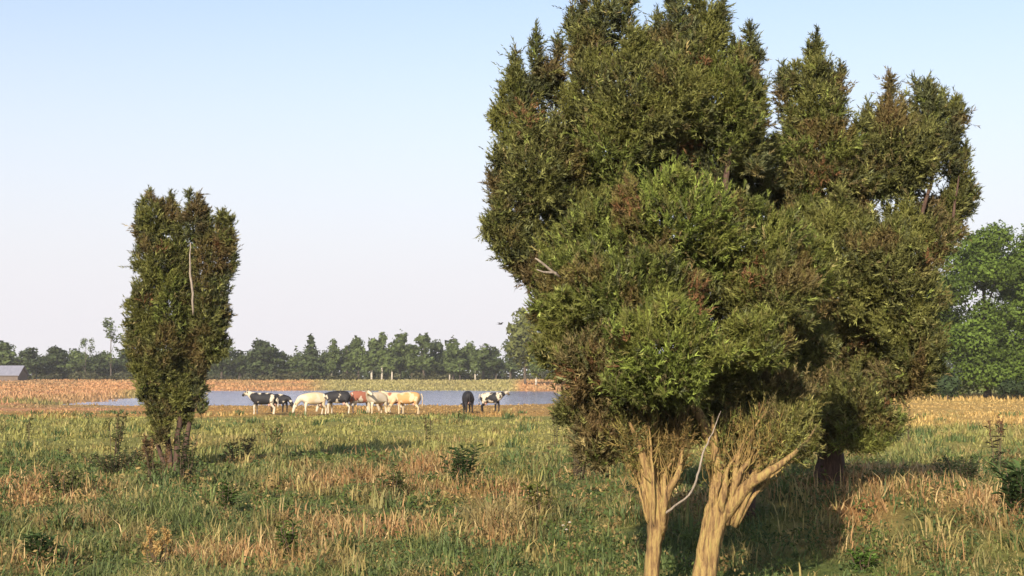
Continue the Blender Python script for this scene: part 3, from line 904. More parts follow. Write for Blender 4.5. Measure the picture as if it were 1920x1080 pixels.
# ---- slim column juniper on the left
g4 = ground_at(318, 886)
d4 = g4.y
J4 = empty('juniper_tree', g4)
tag(J4, 'slim upright column juniper standing alone on the left of the pasture', 'tree')
B4 = lambda px, py, d=d4: at(px, py, d)
for i, (pp, rr) in enumerate((([(322, 910), (315, 830), (300, 740), (285, 600), (285, 440)], [.07, .06, .055, .04, .02]), ([(330, 910), (333, 820), (345, 740), (362, 600), (368, 430)], [.07, .055, .05, .04, .02]),
                              ([(338, 910), (350, 820), (372, 720), (400, 600), (420, 450)], [.06, .05, .045, .035, .015]), ([(318, 905), (296, 830), (282, 770), (262, 640)], [.045, .04, .035, .015]))):
    t = MB(); t.tube(poly([B4(a, b, d4 + 0.15 + 0.10 * math.sin(i * 2.3 + j)) for j, (a, b) in enumerate(pp)], 4, i, 0.015), lerp_r(rr, 4), 9, 0.1, 4, i)
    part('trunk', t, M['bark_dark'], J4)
t = MB(); t.tube(poly([B4(363, 590, d4 - .30), B4(360, 540, d4 - .40), B4(356, 500, d4 - .43), B4(357, 455, d4 - .44)], 4, 4, 0.010), lerp_r([.020, .024, .020, .010], 4), 7, 0.1, 4, 3)
part('dead_branch', t, M['dead'], J4, label='bleached bare stem in the middle of the column crown')
L4 = [(290, 410, 30, 46, 0, OLIVE, .3), (318, 405, 20, 44, .1, OLIVE, .35), (262, 430, 16, 36, .1, GREY, .2), (365, 410, 26, 46, 0, GREY, .35), (385, 430, 14, 32, .1, GREY, .2), (424, 445, 22, 44, .1, OLIVE, .25), (408, 470, 16, 40, 0, BROWN, .1),
      (290, 490, 40, 60, -.05, OLIVE, .1), (335, 480, 24, 60, .05, OLIVE, .1), (380, 490, 24, 60, 0, OLIVE, .1), (428, 490, 14, 40, .2, GREY, .1), (410, 560, 24, 70, .15, GREY, .05), (275, 580, 38, 66, -.05, OLIVE, .05), (318, 570, 34, 68, -.15, GREEN, .05),
      (385, 590, 30, 66, 0, OLIVE, .05), (262, 640, 30, 56, 0, OLIVE, 0), (306, 655, 40, 60, -.15, OLIVE, 0), (350, 655, 26, 60, .1, OLIVE, 0), (392, 640, 30, 52, .1, OLIVE, 0), (412, 640, 16, 40, .2, GREY, 0),
      (282, 710, 34, 48, -.05, OLIVE, -.2), (322, 720, 28, 48, 0, OLIVE, -.1), (366, 700, 26, 42, .15, GREY, -.2), (290, 765, 20, 38, 0, OLIVE, -.2), (345, 765, 20, 34, .15, GREY, -.1), (315, 775, 16, 36, 0, BROWN, 0), (300, 812, 12, 22, -.05, BROWN, 0), (340, 740, 20, 34, -.15, OLIVE, 0), (372, 745, 16, 26, 0, GREY, 0), (345, 530, 26, 70, .12, OLIVE, 0), (352, 600, 26, 60, .12, OLIVE, 0)]
L4 = [(a, b, rx, ry, d4 + dd, col, tp) for (a, b, rx, ry, dd, col, tp) in L4]
(v, f, c), n4 = juniper_crown(L4, 400, 14, 0.068, 0.0205, 0.14, 57, ((280, 562, 22), (410, 460, 20), (300, 470, 18)), 9, 0.50)
part('crown', mesh_np('crown', v, f, M['needles'], c), None, J4)
print('shoots', n1, n2, n3, n4)


# ------------------------------------------------------------------ distant trees
def leaf_cloud(lobes, dens, size, col, seed, thin=1.0):
    """clumps of leaf-sized faces through the lobes of a crown, in local coordinates"""
    rs = np.random.RandomState(seed)
    V, Cc = [], []
    for (cx, cy, cz, rx, ry, rz, cm) in lobes:
        area = 4 * PI * ((rx * ry) ** 1.6 / 3 + (rx * rz) ** 1.6 / 3 + (ry * rz) ** 1.6 / 3) ** (1 / 1.6)
        n = int(area * dens * thin) + 12
        p, nr = lobe_points((cx, cy, cz), (rx, ry, rz), n, rs, 0.12, 0.25, 0.3)
        nn = nr + rs.normal(0, 0.55, (n, 3)) + np.array([[0, 0, .25]])
        nn /= np.linalg.norm(nn, axis=1, keepdims=True)
        a = np.cross(nn, rs.normal(0, 1, (n, 3))); a /= np.linalg.norm(a, axis=1, keepdims=True)
        b = np.cross(nn, a)
        s = size * rs.uniform(0.5, 1.4, (n, 1))
        q = np.empty((n, 3, 3))
        q[:, 0] = p - a * s * .6 - b * s * .3; q[:, 1] = p + a * s * .6 - b * s * .35; q[:, 2] = p + b * s * .9
        V.append(q.reshape(-1, 3))
        cc = np.array([col]) * cm * rs.uniform(0.65, 1.4, (n, 1))
        Cc.append(np.repeat(cc, 3, 0))
    v = np.concatenate(V)
    return v, np.arange(len(v)).reshape(-1, 3), np.concatenate(Cc)


def crown_lobes(kind, h, w, rnd):
    out = []
    if kind == 'round':
        for i in range(11):
            z = rnd.uniform(.28, .88) * h
            k = 1 - abs(z / h - .52) * 1.3
            a = rnd.uniform(0, 6.28); r = rnd.uniform(.1, .32) * w * k
            out.append((r * math.cos(a), r * math.sin(a), z, w * .24 * k + .3, w * .24 * k + .3, h * .13, rnd.uniform(.75, 1.25)))
    elif kind == 'cone':
        for i in range(9):
            u = i / 8
            z = (.16 + .8 * u) * h
            r = w * .5 * (1 - .88 * u)
            out.append((rnd.uniform(-.1, .1) * r, rnd.uniform(-.1, .1) * r, z, r + .2, r + .2, h * .075, rnd.uniform(.8, 1.2)))
    elif kind == 'tall':
        for i in range(10):
            u = rnd.random()
            z = (.30 + .62 * u) * h
            k = 1 - .65 * max(0, u - .3)
            a = rnd.uniform(0, 6.28); r = rnd.uniform(0, .26) * w * k
            out.append((r * math.cos(a), r * math.sin(a), z, w * .22 * k + .2, w * .22 * k + .2, h * .12, rnd.uniform(.75, 1.25)))
    elif kind == 'airy':
        for i in range(14):
            u = rnd.random()
            z = (.25 + .72 * u) * h
            k = 1 - .5 * u
            a = rnd.uniform(0, 6.28); r = rnd.uniform(.05, .45) * w * k
            out.append((r * math.cos(a), r * math.sin(a), z, w * .13, w * .13, h * .07, rnd.uniform(.8, 1.25)))
    elif kind == 'bush':
        for i in range(7):
            a = rnd.uniform(0, 6.28); r = rnd.uniform(0, .34) * w
            out.append((r * math.cos(a), r * math.sin(a), h * rnd.uniform(.3, .7), w * .22, w * .22, h * .28, rnd.uniform(.75, 1.2)))
    return out


def make_tree(name, kind, h, w, col, seed, dens, size, trunk_mat, r0, loc, thin=1.0, bare=None):
    rnd = random.Random(seed)
    root = empty(name, loc)
    lob = crown_lobes(kind, h, w, rnd)
    v, f, c = leaf_cloud(lob, dens, size, col, seed, thin)
    o = link('crown', mesh_np('crown', v, f, M['leaves'], c), root, False)
    t = MB()
    top = h * .88
    pts = [Vector((0, 0, -.3)), Vector((rnd.uniform(-.1, .1), 0, h * .25)), Vector((rnd.uniform(-.25, .25), rnd.uniform(-.2, .2), h * .55)), Vector((0, 0, top))]
    t.tube(poly(pts, 3, seed, .02), lerp_r([r0 * 1.2, r0, r0 * .6, r0 * .15], 3), 8, .05, 3, seed)
    link('trunk', t.mesh('trunk', trunk_mat), root, False)
    t = MB()
    for (cx, cy, cz, rx, ry, rz, cm) in lob[::2]:
        t.tube(curve((0, 0, max(.18 * h, cz - h * .2)), (cx, cy, cz), 4, (0, 0, -.2), .03, seed), [r0 * .4, r0 * .33, r0 * .25, r0 * .18, r0 * .1], 5, 0, 3, seed, False)
    link('limbs', t.mesh('limbs', trunk_mat), root, False)
    return root


def copy_tree(o, loc, rz, scale, parent=None):
    c = o.copy(); C.objects.link(c)
    c.location = loc; c.rotation_euler = (0, 0, rz); c.scale = scale
    for ch in o.children:
        d = ch.copy(); C.objects.link(d); d.parent = c
    return c


DARKG = (0.060, 0.080, 0.032); MIDG = (0.085, 0.112, 0.038); YELG = (0.120, 0.130, 0.040)
KINDS = {}
SPEC = {'round': ('round', 11, 9, MIDG), 'dark': ('round', 11, 9, DARKG), 'tall': ('tall', 12, 6, MIDG), 'cone': ('cone', 12, 5, DARKG), 'birch': ('tall', 12, 5, MIDG), 'airy': ('airy', 17, 7, MIDG), 'yellow': ('round', 14, 10, YELG)}
NAMES = {'round': 'broadleaf_tree', 'dark': 'broadleaf_tree', 'tall': 'slender_tree', 'cone': 'conifer_tree', 'birch': 'birch_tree', 'airy': 'birch_tree', 'yellow': 'broadleaf_tree'}
used = {}


def far_tree(kind, px, top, wpx, d, label, base=None, group=None):
    k, h, w, col = SPEC[kind]
    var = used.get(kind, 0)
    used[kind] = var + 1
    key = (kind, var % 3)
    x = at(px, 700, d).x
    z = gzf(x, d) if d < 1000 else 0
    H = (at(px, top, d).z - z) * (1.10 if k == 'tall' else 1.04)
    W = 1.12 * wpx / F * d
    s = Vector((W / w, W / w, H / h))
    if key not in KINDS:
        mat = M['birch'] if kind == 'birch' else M['far_bark']
        KINDS[key] = make_tree(NAMES[kind], k, h, w, col, 100 + len(KINDS) * 7, 3.6, 0.62 if kind != 'airy' else .4, mat, .20 if kind == 'birch' else .13 if kind == 'airy' else .26, (x, d, z), 1.0 if kind != 'airy' else .5)
        o = KINDS[key]; o.scale = s; o.rotation_euler = (0, 0, random.uniform(0, 6.28))
    else:
        o = copy_tree(KINDS[key], (x, d, z), random.uniform(0, 6.28), s)
    for kk in ('group',):
        if kk in o: del o[kk]
    tag(o, label, 'tree', group)
    return o


# the wood edge beyond the pond, every tree of its front row
WOOD = 'trees along the far wood edge'
far_tree('airy', 208, 598, 64, 372, 'thin wispy birch showing sky through its crown, just left of the column juniper')
far_tree('airy', 160, 634, 44, 374, 'smaller faint wispy birch rising from the dark wood on the left')
for i, (px, tp, w) in enumerate(((10, 643, 75), (62, 652, 62), (105, 650, 70), (150, 655, 60), (185, 656, 55), (228, 654, 60))):
    far_tree('dark' if i % 3 else 'round', px, tp, w, 380 + 5 * math.sin(i * 4.1), ('dark rounded tree above the grey barn roof at the left edge', 'dark rounded tree just right of the grey roofed barn', 'dark rounded tree midway between the barn and the smaller faint birch', 'dark rounded tree at the foot of the smaller faint birch', 'dark rounded tree between the two faint birches', 'dark rounded tree half hidden by the left side of the column juniper')[i], group='low dark trees on the left')
far_tree('round', 415, 640, 60, 372, 'green tree just right of the column juniper at the wood edge')
for (px, tp, w, lb) in ((450, 655, 50, 'low tree between the column juniper and the dark dome shaped tree'), (530, 664, 46, 'low tree just right of the dark dome shaped tree'), (550, 668, 36, 'lowest tree in the dip, just left of the pointed conifer')):
    far_tree('tall', px, tp, w, 376, lb, group='low trees in the dip')
far_tree('dark', 492, 637, 76, 371, 'dark dome shaped tree standing out at the wood edge above the leftmost cow')
far_tree('cone', 583, 632, 42, 370, 'pointed dark conifer standing out at the wood edge')
far_tree('birch', 622, 636, 30, 369, 'narrow pale stemmed birch right beside the pointed conifer')
for i, (px, tp, w) in enumerate(((650, 645, 46), (672, 634, 50), (795, 634, 52), (822, 632, 48), (850, 632, 52), (878, 641, 46), (905, 643, 50), (930, 650, 44), (957, 645, 46), (772, 640, 46))):
    far_tree(('tall', 'round', 'tall', 'dark')[i % 4], px, tp, w, 372 + 5 * math.sin(i * 2.7), 'green tree in the wood edge, ' + ('above the black cow with the white rump', 'above the dark red and white cow', 'second to the right of the tallest tree', 'third to the right of the tallest tree', 'left above the low bright bushy tree', 'right above the low bright bushy tree', 'above the black cow with a white saddle', 'second from the yellowish trees on the right', 'last before the yellowish trees on the right', 'directly right of the tallest tree')[i], group=WOOD)
for (px, tp, w, lb) in ((697, 634, 40, 'left'), (716, 630, 38, 'middle'), (735, 642, 34, 'right')):
    far_tree('birch', px, tp, w, 364, lb + ' one of three pale trunked birches at the wood edge above the herd', group='pale birches above the herd')
far_tree('tall', 750, 621, 46, 370, 'tallest tree of the wood edge, peaking above the herd of cows')
for (px, tp, w, lb) in ((843, 655, 30, 'left'), (891, 660, 30, 'right')):
    far_tree('birch', px, tp, w, 362, 'small pale trunked birch just ' + lb + ' of the low bright bushy tree', group='small birches on the right')
far_tree('round', 862, 672, 44, 360, 'low bright green bushy tree in front of the wood edge')
far_tree('yellow', 985, 582, 84, 300, 'yellowish green tree nearer than the wood, beside the big juniper')
far_tree('yellow', 1050, 560, 90, 306, 'yellowish green tree mostly hidden behind the big juniper')
far_tree('birch', 1005, 628, 40, 285, 'birch with a bright pale trunk beside the big juniper')

# dense wood behind the front row, one mass
rs_ = np.random.RandomState(77)
lob = []
for i in range(150):
    d = rs_.uniform(384, 430)
    x = rs_.uniform(-.45, .47) * d
    hgt = 8.0 + 2.5 * fbm(np.array([x / 25.0]), np.array([2.0]), 3, 2)[0] - 1.5 * (x < -62)
    lob.append((x, d, 0.4 + hgt * .45, rs_.uniform(3, 5), rs_.uniform(3, 5), hgt * .5, rs_.uniform(.7, 1.15)))
v, f, c = leaf_cloud(lob, 2.0, 0.8, (0.065, 0.085, 0.034), 5)
o = link('far_wood', mesh_np('far_wood', v, f, M['leaves'], c))
tag(o, 'dark mass of the wood filling the horizon behind the front trees', 'wood', kind='stuff')
# undergrowth along the wood edge
lob = []
for i in range(150):
    x = rs_.uniform(-170, 70); d = rs_.uniform(364, 378)
    lob.append((x, d, gzf(x, d) + .7, rs_.uniform(1.2, 2.6), 1.2, rs_.uniform(.7, 1.7), rs_.uniform(.7, 1.3)))
v, f, c = leaf_cloud(lob, 3.0, 0.5, (0.070, 0.070, 0.034), 6)
o = link('undergrowth', mesh_np('undergrowth', v, f, M['leaves'], c))
tag(o, 'brown green brambles and scrub along the foot of the far wood', 'undergrowth', kind='stuff')

# fresh green broadleaf trees on the right
RG = (0.088, 0.130, 0.024)
for (px, top, wpx, d, lab) in ((1850, 425, 240, 128, 'fresh green leafy tree at the right, next to the big juniper'), (1975, 415, 220, 132, 'fresh green leafy tree cut off by the right edge'),
                               (1745, 560, 130, 142, 'lower fresh green tree half hidden behind the right side of the juniper')):
    x = at(px, 700, d).x
    z = gzf(x, d)
    H = at(px, top, d).z - z
    W = wpx / F * d
    rnd = random.Random(int(px))
    root = empty('broadleaf_tree', (x, d, z))
    tag(root, lab, 'tree', 'leafy trees on the right')
    lob = []
    for i in range(56):
        u = rnd.random()
        zz = H * (.10 + .84 * u)
        k = math.sqrt(max(.05, 1 - ((u - .42) / .62) ** 2))
        a = rnd.uniform(0, 6.28); r = W * .42 * k * math.sqrt(rnd.random())
        lob.append((r * math.cos(a), r * math.sin(a), zz, W * .16, W * .16, H * .085, rnd.uniform(.7, 1.3)))
    v, f, c = leaf_cloud(lob, 24, .20, RG, int(px))
    link('crown', mesh_np('crown', v, f, M['leaves'], c), root, False)
    t = MB(); t.tube(poly([(0, 0, -.3), (.1, 0, H * .2), (-.1, .1, H * .5), (0, 0, H * .85)], 4, 1, .03), lerp_r([.38, .30, .2, .05], 4), 10, .08, 4, 2)
    link('trunk', t.mesh('trunk', M['far_bark']), root, False)
    for q in lob[::5]:
        t = MB(); t.tube(curve((0, 0, max(H * .15, q[2] - H * .2)), q[:3], 5, (0, 0, -.3), .05, 2), [.14, .12, .1, .07, .05, .03], 6, 0, 3, 1)
        link('limb', t.mesh('limb', M['far_bark']), root, False)
# dark bushes under them
for i, (px, top, wpx, d) in enumerate(((1720, 690, 70, 122), (1775, 700, 60, 120), (1900, 705, 80, 124), (1960, 690, 80, 122))):
    x = at(px, 700, d).x; z = gzf(x, d)
    H = at(px, top, d).z - z; W = wpx / F * d
    root = empty('bush', (x, d, z))
    tag(root, ('dark bush under the right hand trees, beside the juniper foliage', 'small dark bush under the trunk of the leafy tree', 'dark bush under the leafy trees near the right edge', 'dark bush at the very right edge under the trees')[i], 'bush', 'bushes under the right hand trees')
    v, f, c = leaf_cloud(crown_lobes('bush', H, W, random.Random(i)), 16, .28, (0.045, 0.068, 0.028), 60 + i)
    link('foliage', mesh_np('foliage', v, f, M['leaves'], c), root, False)
    t = MB(); t.tube([(0, 0, -.1), (.05, 0, H * .3), (0, 0, H * .6)], [.08, .06, .03], 6); link('stem', t.mesh('stem', M['far_bark']), root, False)

# ------------------------------------------------------------------ barn and shed at the far wood
bx_, bd = at(5, 700, 352).x, 352.0
bz = gzf(bx_, bd)
barn = empty('barn', (bx_, bd, bz))
tag(barn, 'low barn with a long grey roof at the far left under the wood', 'barn')


def gable(name_root, x0, x1, y0, y1, eave, ridge, over, wall_m, roof_m, along_x=True):
    """walls with gables, two roof slopes and a door, in local coordinates"""
    w = MB(); w.v = [Vector(p) for p in ((x0, y0, -.3), (x1, y0, -.3), (x1, y1, -.3), (x0, y1, -.3), (x0, y0, eave), (x1, y0, eave), (x1, y1, eave), (x0, y1, eave))]
    ym = (y0 + y1) / 2; xm = (x0 + x1) / 2
    if along_x:
        w.v += [Vector((x0, ym, ridge - .08)), Vector((x1, ym, ridge - .08))]
        w.f = [(0, 1, 5, 4), (2, 3, 7, 6), (1, 2, 6, 9, 5), (3, 0, 4, 8, 7)]
        sl = (((x0 - over, y0 - over, eave - over * .5), (x1 + over, y0 - over, eave - over * .5), (x1 + over, ym, ridge), (x0 - over, ym, ridge)),
              ((x1 + over, y1 + over, eave - over * .5), (x0 - over, y1 + over, eave - over * .5), (x0 - over, ym, ridge), (x1 + over, ym, ridge)))
    else:
        w.v += [Vector((xm, y0, ridge - .08)), Vector((xm, y1, ridge - .08))]
        w.f = [(0, 1, 5, 8, 4), (2, 3, 7, 9, 6), (1, 2, 6, 5), (3, 0, 4, 7)]
        sl = (((x0 - over, y1 + over, eave - over * .5), (x0 - over, y0 - over, eave - over * .5), (xm, y0 - over, ridge), (xm, y1 + over, ridge)),
              ((x1 + over, y0 - over, eave - over * .5), (x1 + over, y1 + over, eave - over * .5), (xm, y1 + over, ridge), (xm, y0 - over, ridge)))
    link('wall', w.mesh('wall', wall_m, False), name_root, False)
    for q in sl:
        r = MB()
        r.v = [Vector(p) for p in q] + [Vector(p) + Vector((0, 0, .12)) for p in q]
        r.f = [(3, 2, 1, 0), (4, 5, 6, 7), (0, 1, 5, 4), (1, 2, 6, 5), (2, 3, 7, 6), (3, 0, 4, 7)]
        link('roof', r.mesh('roof', roof_m, False), name_root, False)


gable(barn, -8, 5.0, -3.5, 3.5, 1.5, 3.7, .35, M['boards'], M['roof'])
dr = MB().box(-2.2, .2, -3.57, -3.505, -.2, 1.35)
link('door', dr.mesh('door', M['far_bark'], False), barn, False)

# ------------------------------------------------------------------ cows
def coat(name, c1, c2, thr, seed, legs, belly=0.0, scale=1.5):
    """patches of two coat colours, legs of their own colour"""
    m, nt, out = new_mat(name)
    tc = nt.nodes.new('ShaderNodeTexCoord')
    mp = nt.nodes.new('ShaderNodeMapping'); mp.inputs['Location'].default_value = (seed * 3.7, seed * 1.9, seed * .8)
    nt.links.new(tc.outputs['Object'], mp.inputs[0])
    n = nt.nodes.new('ShaderNodeTexNoise'); n.inputs['Scale'].default_value = scale; n.inputs['Detail'].default_value = 2.5
    nt.links.new(mp.outputs[0], n.inputs['Vector'])
    r = nt.nodes.new('ShaderNodeValToRGB')
    r.color_ramp.elements[0].position = thr - .03; r.color_ramp.elements[0].color = (*c1, 1)
    r.color_ramp.elements[1].position = thr + .03; r.color_ramp.elements[1].color = (*c2, 1)
    nt.links.new(n.outputs['Fac'], r.inputs[0])
    sp = nt.nodes.new('ShaderNodeSeparateXYZ'); nt.links.new(tc.outputs['Object'], sp.inputs[0])
    zz = nt.nodes.new('ShaderNodeMapRange'); zz.inputs['From Min'].default_value = .56; zz.inputs['From Max'].default_value = .66
    nt.links.new(sp.outputs['Z'], zz.inputs['Value'])
    mx = nt.nodes.new('ShaderNodeMix'); mx.data_type = 'RGBA'
    nt.links.new(zz.outputs[0], mx.inputs[0])
    mx.inputs[6].default_value = (*legs, 1)
    nt.links.new(r.outputs[0], mx.inputs[7])
    p = nt.nodes.new('ShaderNodeBsdfPrincipled'); p.inputs['Roughness'].default_value = .65; p.inputs['Specular IOR Level'].default_value = .2
    nt.links.new(mx.outputs[2], p.inputs['Base Color'])
    nt.links.new(p.outputs[0], out.inputs[0])
    return m


def skin_mesh(name, verts, edges, radii, root=0, sub=2):
    me = bpy.data.meshes.new(name + '_cage')
    me.from_pydata(verts, edges, [])
    o = bpy.data.objects.new(name + '_cage', me)
    C.objects.link(o)
    md = o.modifiers.new('Skin', 'SKIN')
    md.use_smooth_shade = True
    for i, r in enumerate(radii):
        sv = me.skin_vertices[0].data[i]
        sv.radius = r if isinstance(r, tuple) else (r, r)
        sv.use_root = (i == root)
    s2 = o.modifiers.new('Sub', 'SUBSURF'); s2.levels = sub; s2.render_levels = sub
    dg = bpy.context.evaluated_depsgraph_get()
    dg.update()
    out = bpy.data.meshes.new_from_object(o.evaluated_get(dg))
    out.name = name
    bpy.data.objects.remove(o)
    bpy.data.meshes.remove(me)
    out.polygons.foreach_set('use_smooth', [True] * len(out.polygons))
    return out


def cow_meshes(pose):
    """one continuous body: trunk, neck, head and four jointed legs; x is forward"""
    v = []; e = []; r = []

    def add(p, rad, prev=None):
        v.append(p); r.append(rad)
        if prev is not None: e.append((prev, len(v) - 1))
        return len(v) - 1
    a0 = add((-.62, 0, 1.08), (.25, .27))
    tail0 = add((-.80, 0, 1.16), (.15, .17), a0)
    a1 = add((-.20, 0, .97), (.36, .40), a0)
    a2 = add((.25, 0, .96), (.37, .39), a1)
    a3 = add((.60, 0, 1.04), (.24, .31), a2)
    if pose == 'graze':
        n1 = add((.88, 0, 1.02), (.14, .21), a3); n2 = add((1.12, 0, .74), (.11, .15), n1)
        h0 = add((1.28, .02, .50), (.13, .13), n2); h1 = add((1.36, .03, .28), (.09, .09), h0); h2 = add((1.40, .03, .12), (.075, .075), h1)
        poll, dirh = Vector((1.25, .02, .54)), Vector((.2, 0, -.9))
    elif pose == 'turn':
        n1 = add((.86, .05, 1.16), (.15, .21), a3); n2 = add((1.04, .20, 1.28), (.12, .15), n1)
        h0 = add((1.12, .38, 1.34), (.13, .13), n2); h1 = add((1.14, .60, 1.24), (.09, .09), h0); h2 = add((1.15, .76, 1.16), (.075, .075), h1)
        poll, dirh = Vector((1.12, .36, 1.40)), Vector((0, .9, -.4))
    else:
        n1 = add((.82, 0, 1.15), (.17, .24), a3); n2 = add((.98, 0, 1.26), (.14, .18), n1)
        h0 = add((1.12, 0, 1.32), (.14, .15), n2); h1 = add((1.32, 0, 1.22), (.10, .11), h0); h2 = add((1.46, 0, 1.13), (.085, .085), h1)
        poll, dirh = Vector((1.09, 0, 1.39)), Vector((.9, 0, -.4))
    for s in (-1, 1):
        st = .06 * s
        f0 = add((.52, .17 * s, .76), (.12, .13), a3)
        f1 = add((.54 + st, .18 * s, .44), (.065, .068), f0)
        f2 = add((.52 + st, .18 * s, .20), (.048, .048), f1)
        add((.54 + st, .18 * s, .04), (.06, .055), f2)
        b0 = add((-.60, .19 * s, .80), (.15, .18), a0)
        b1 = add((-.52 - st, .20 * s, .60), (.10, .12), b0)
        b2 = add((-.74 - st, .19 * s, .42), (.06, .07), b1)
        b3 = add((-.70 - st, .19 * s, .18), (.048, .05), b2)
        add((-.68 - st, .19 * s, .04), (.06, .055), b3)
    body = skin_mesh('body', v, e, r, 0, 2)
    tail = MB().tube(poly([(-.88, 0, 1.20), (-.96, 0, 1.05), (-.98, .02, .75), (-.97, .03, .48)], 3), lerp_r([.04, .028, .022, .045], 3), 7).mesh('tail', None)
    ud = MB().blob((-.42, 0, .66), (.17, .14, .13), 10, 7)
    for sx_, sy in ((-.48, .06), (-.48, -.06), (-.35, .06), (-.35, -.06)):
        ud.tube([(sx_, sy, .60), (sx_, sy, .50)], [.025, .015], 5)
    ud = ud.mesh('udder', M['udder'])
    side = Vector((dirh.y, -dirh.x, 0))
    if side.length < .05: side = Vector((0, 1, 0))
    side.normalize()
    ears = []
    horns = []
    for s in (-1, 1):
        q = poll + side * (.10 * s)
        b = MB().blob((0, 0, 0), (.035, .12, .065), 7, 5)
        for vv in b.v:
            vv[:] = q + side * (s * (.08 + vv.y)) + Vector((vv.x, 0, vv.z * .8 - .02))
        ears.append(b.mesh('ear', None))
        horns.append(MB().tube([poll + side * (.06 * s) + Vector((0, 0, .06)), poll + side * (.11 * s) + Vector((0, 0, .13)), poll + side * (.10 * s) + Vector((.02, 0, .19))], [.026, .02, .006], 6).mesh('horn', M['horn']))
    return body, tail, ud, ears, horns


POSES = {}
BLACK = (.018, .017, .020); WHITE = (.50, .43, .33); CREAM = (.48, .38, .24); RED = (.28, .105, .065); TAN = (.42, .24, .10)


def cow(px, py, d, heading, pose, label, c1, c2, thr, seed, legs, size=1.0, scale=2.0):
    x = at(px, py, d).x
    root = empty('cow', (x, d, gzf(x, d) + .01), heading)
    size *= .90
    root.scale = (size * .88, size * .95, size)
    tag(root, label, 'cow', 'cows grazing by the pond')
    if pose not in POSES: POSES[pose] = cow_meshes(pose)
    body, tail, ud, ears, horns = POSES[pose]
    m = coat('cow_coat', c1, c2, thr, seed, legs, 0, scale)

    def cp(name, me, mat=None):
        k = me.copy()
        if mat:
            k.materials.clear(); k.materials.append(mat)
        return link(name, k, root, False)
    b = cp('body', body, m)
    cp('tail', tail, m); cp('udder', ud)
    for q in ears: cp('ear', q, m)
    for q in horns: cp('horn', q)
    return root


W_ = math.radians
cow(494, 772, 76, W_(180), 'stand', 'black and white cow, head raised to the left, leftmost of the herd', BLACK, WHITE, .54, 1, WHITE, 1.0)
cow(524, 770, 79, W_(-28), 'graze', 'black and white cow grazing close behind the leftmost cow', BLACK, WHITE, .56, 2, BLACK, .88)
cow(588, 771, 77, W_(205), 'graze', 'cream white cow grazing to the left of the black cow', CREAM, WHITE, .5, 3, WHITE, 1.05)
cow(634, 769, 77, W_(172), 'graze', 'black cow with a white rump between the cream cow and the red cow', BLACK, WHITE, .56, 4.4, WHITE, 1.08)
cow(676, 770, 78, W_(32), 'graze', 'dark red and white cow to the right of the black cow', RED, WHITE, .53, 5, WHITE, 1.05)
cow(706, 770, 76.5, W_(228), 'turn', 'pale cream cow with head turned in the middle of the herd', CREAM, WHITE, .42, 6, CREAM, 1.0)
cow(739, 769, 78.5, W_(150), 'stand', 'reddish pink and white cow left of the tan cow', RED, CREAM, .45, 7, WHITE, 1.0)
cow(766, 771, 76.5, W_(160), 'graze', 'tan cow with cream legs at the right end of the main group', TAN, CREAM, .55, 8, CREAM, 1.05)
cow(877, 768, 80, W_(100), 'graze', 'solid black cow seen end on, apart to the right of the herd', BLACK, BLACK, .5, 9, BLACK, 1.05)
cow(920, 768, 80, W_(-25), 'turn', 'black cow with a white saddle, rightmost by the water', BLACK, WHITE, .50, 10.6, BLACK, .95)


# ------------------------------------------------------------------ weeds and scrub that stand out of the sward
def weed(name, loc, h, w, label, cat, nstem, col, leaf_n, leaf_l, seed, group=None, head=None, stem_mat='twig_dark'):
    """upright stems with pointed leaves"""
    rnd = random.Random(seed)
    rs = np.random.RandomState(seed)
    root = empty(name, loc)
    tag(root, label, cat, group)
    P, D = [], []
    for i in range(nstem):
        a = rnd.uniform(0, 6.28); r = w * .5 * math.sqrt(rnd.random())
        hh = h * rnd.uniform(.6, 1.0)
        p1 = Vector((r * math.cos(a), r * math.sin(a), hh))
        pts = curve((r * .35 * math.cos(a), r * .35 * math.sin(a), -.05), p1, 4, (0, 0, .02), .012, seed + i)
        t = MB().tube(pts, [.010, .009, .007, .006, .003], 5, 0, 3, i)
        link('stem', t.mesh('stem', M[stem_mat]), root, False)
        for j in range(int(leaf_n * 1.6)):
            u = rnd.uniform(.12, 1.0)
            k = min(3, int(u * 4)); q = pts[k].lerp(pts[k + 1], u * 4 - k)
            P.append(q); an = rnd.uniform(0, 6.28); D.append(Vector((math.cos(an), math.sin(an), rnd.uniform(.1, 1.1))).normalized())
    P = np.array([tuple(p) for p in P]); D = np.array([tuple(p) for p in D]); n = len(P)
    A = np.cross(D, np.array([[0, 0, 1.0]])); A /= np.linalg.norm(A, axis=1, keepdims=True) + 1e-6
    L = 1.1 * leaf_l * rs.uniform(.5, 1.3, (n, 1))
    v = np.empty((n, 4, 3))
    v[:, 0] = P; v[:, 1] = P + D * L * .5 + A * L * .15; v[:, 2] = P + D * L + np.array([[0, 0, -.25]]) * L; v[:, 3] = P + D * L * .5 - A * L * .15
    f = np.arange(n * 4).reshape(-1, 4)
    c = np.repeat(np.array([col]) * rs.uniform(.6, 1.4, (n, 1)), 4, 0)
    link('foliage', mesh_np('foliage', v.reshape(-1, 3), f, M['leaves'], c), root, False)
    if head:
        for o in [k for k in root.children if k.name.startswith('stem')]:
            tip = o.data.vertices[len(o.data.vertices) - 1].co
            P2 = np.array([(tip.x, tip.y, tip.z - rnd.uniform(0, .28) * h) for j in range(14)])
            D2 = rs.normal(0, .5, (14, 3)); D2[:, 2] = .7; D2 /= np.linalg.norm(D2, axis=1, keepdims=True)
            v, f, c = shoots(P2, D2, np.full(14, .05), 6, .03, .018, np.tile(np.array([head]), (14, 1)), seed)
            link('seed_head', mesh_np('seed_head', v, f, M['leaves'], c), root, False)['kind'] = 'stuff'
    return root


DG = (.062, .098, .034); OG = (.100, .112, .038); BG = (.10, .165, .035)


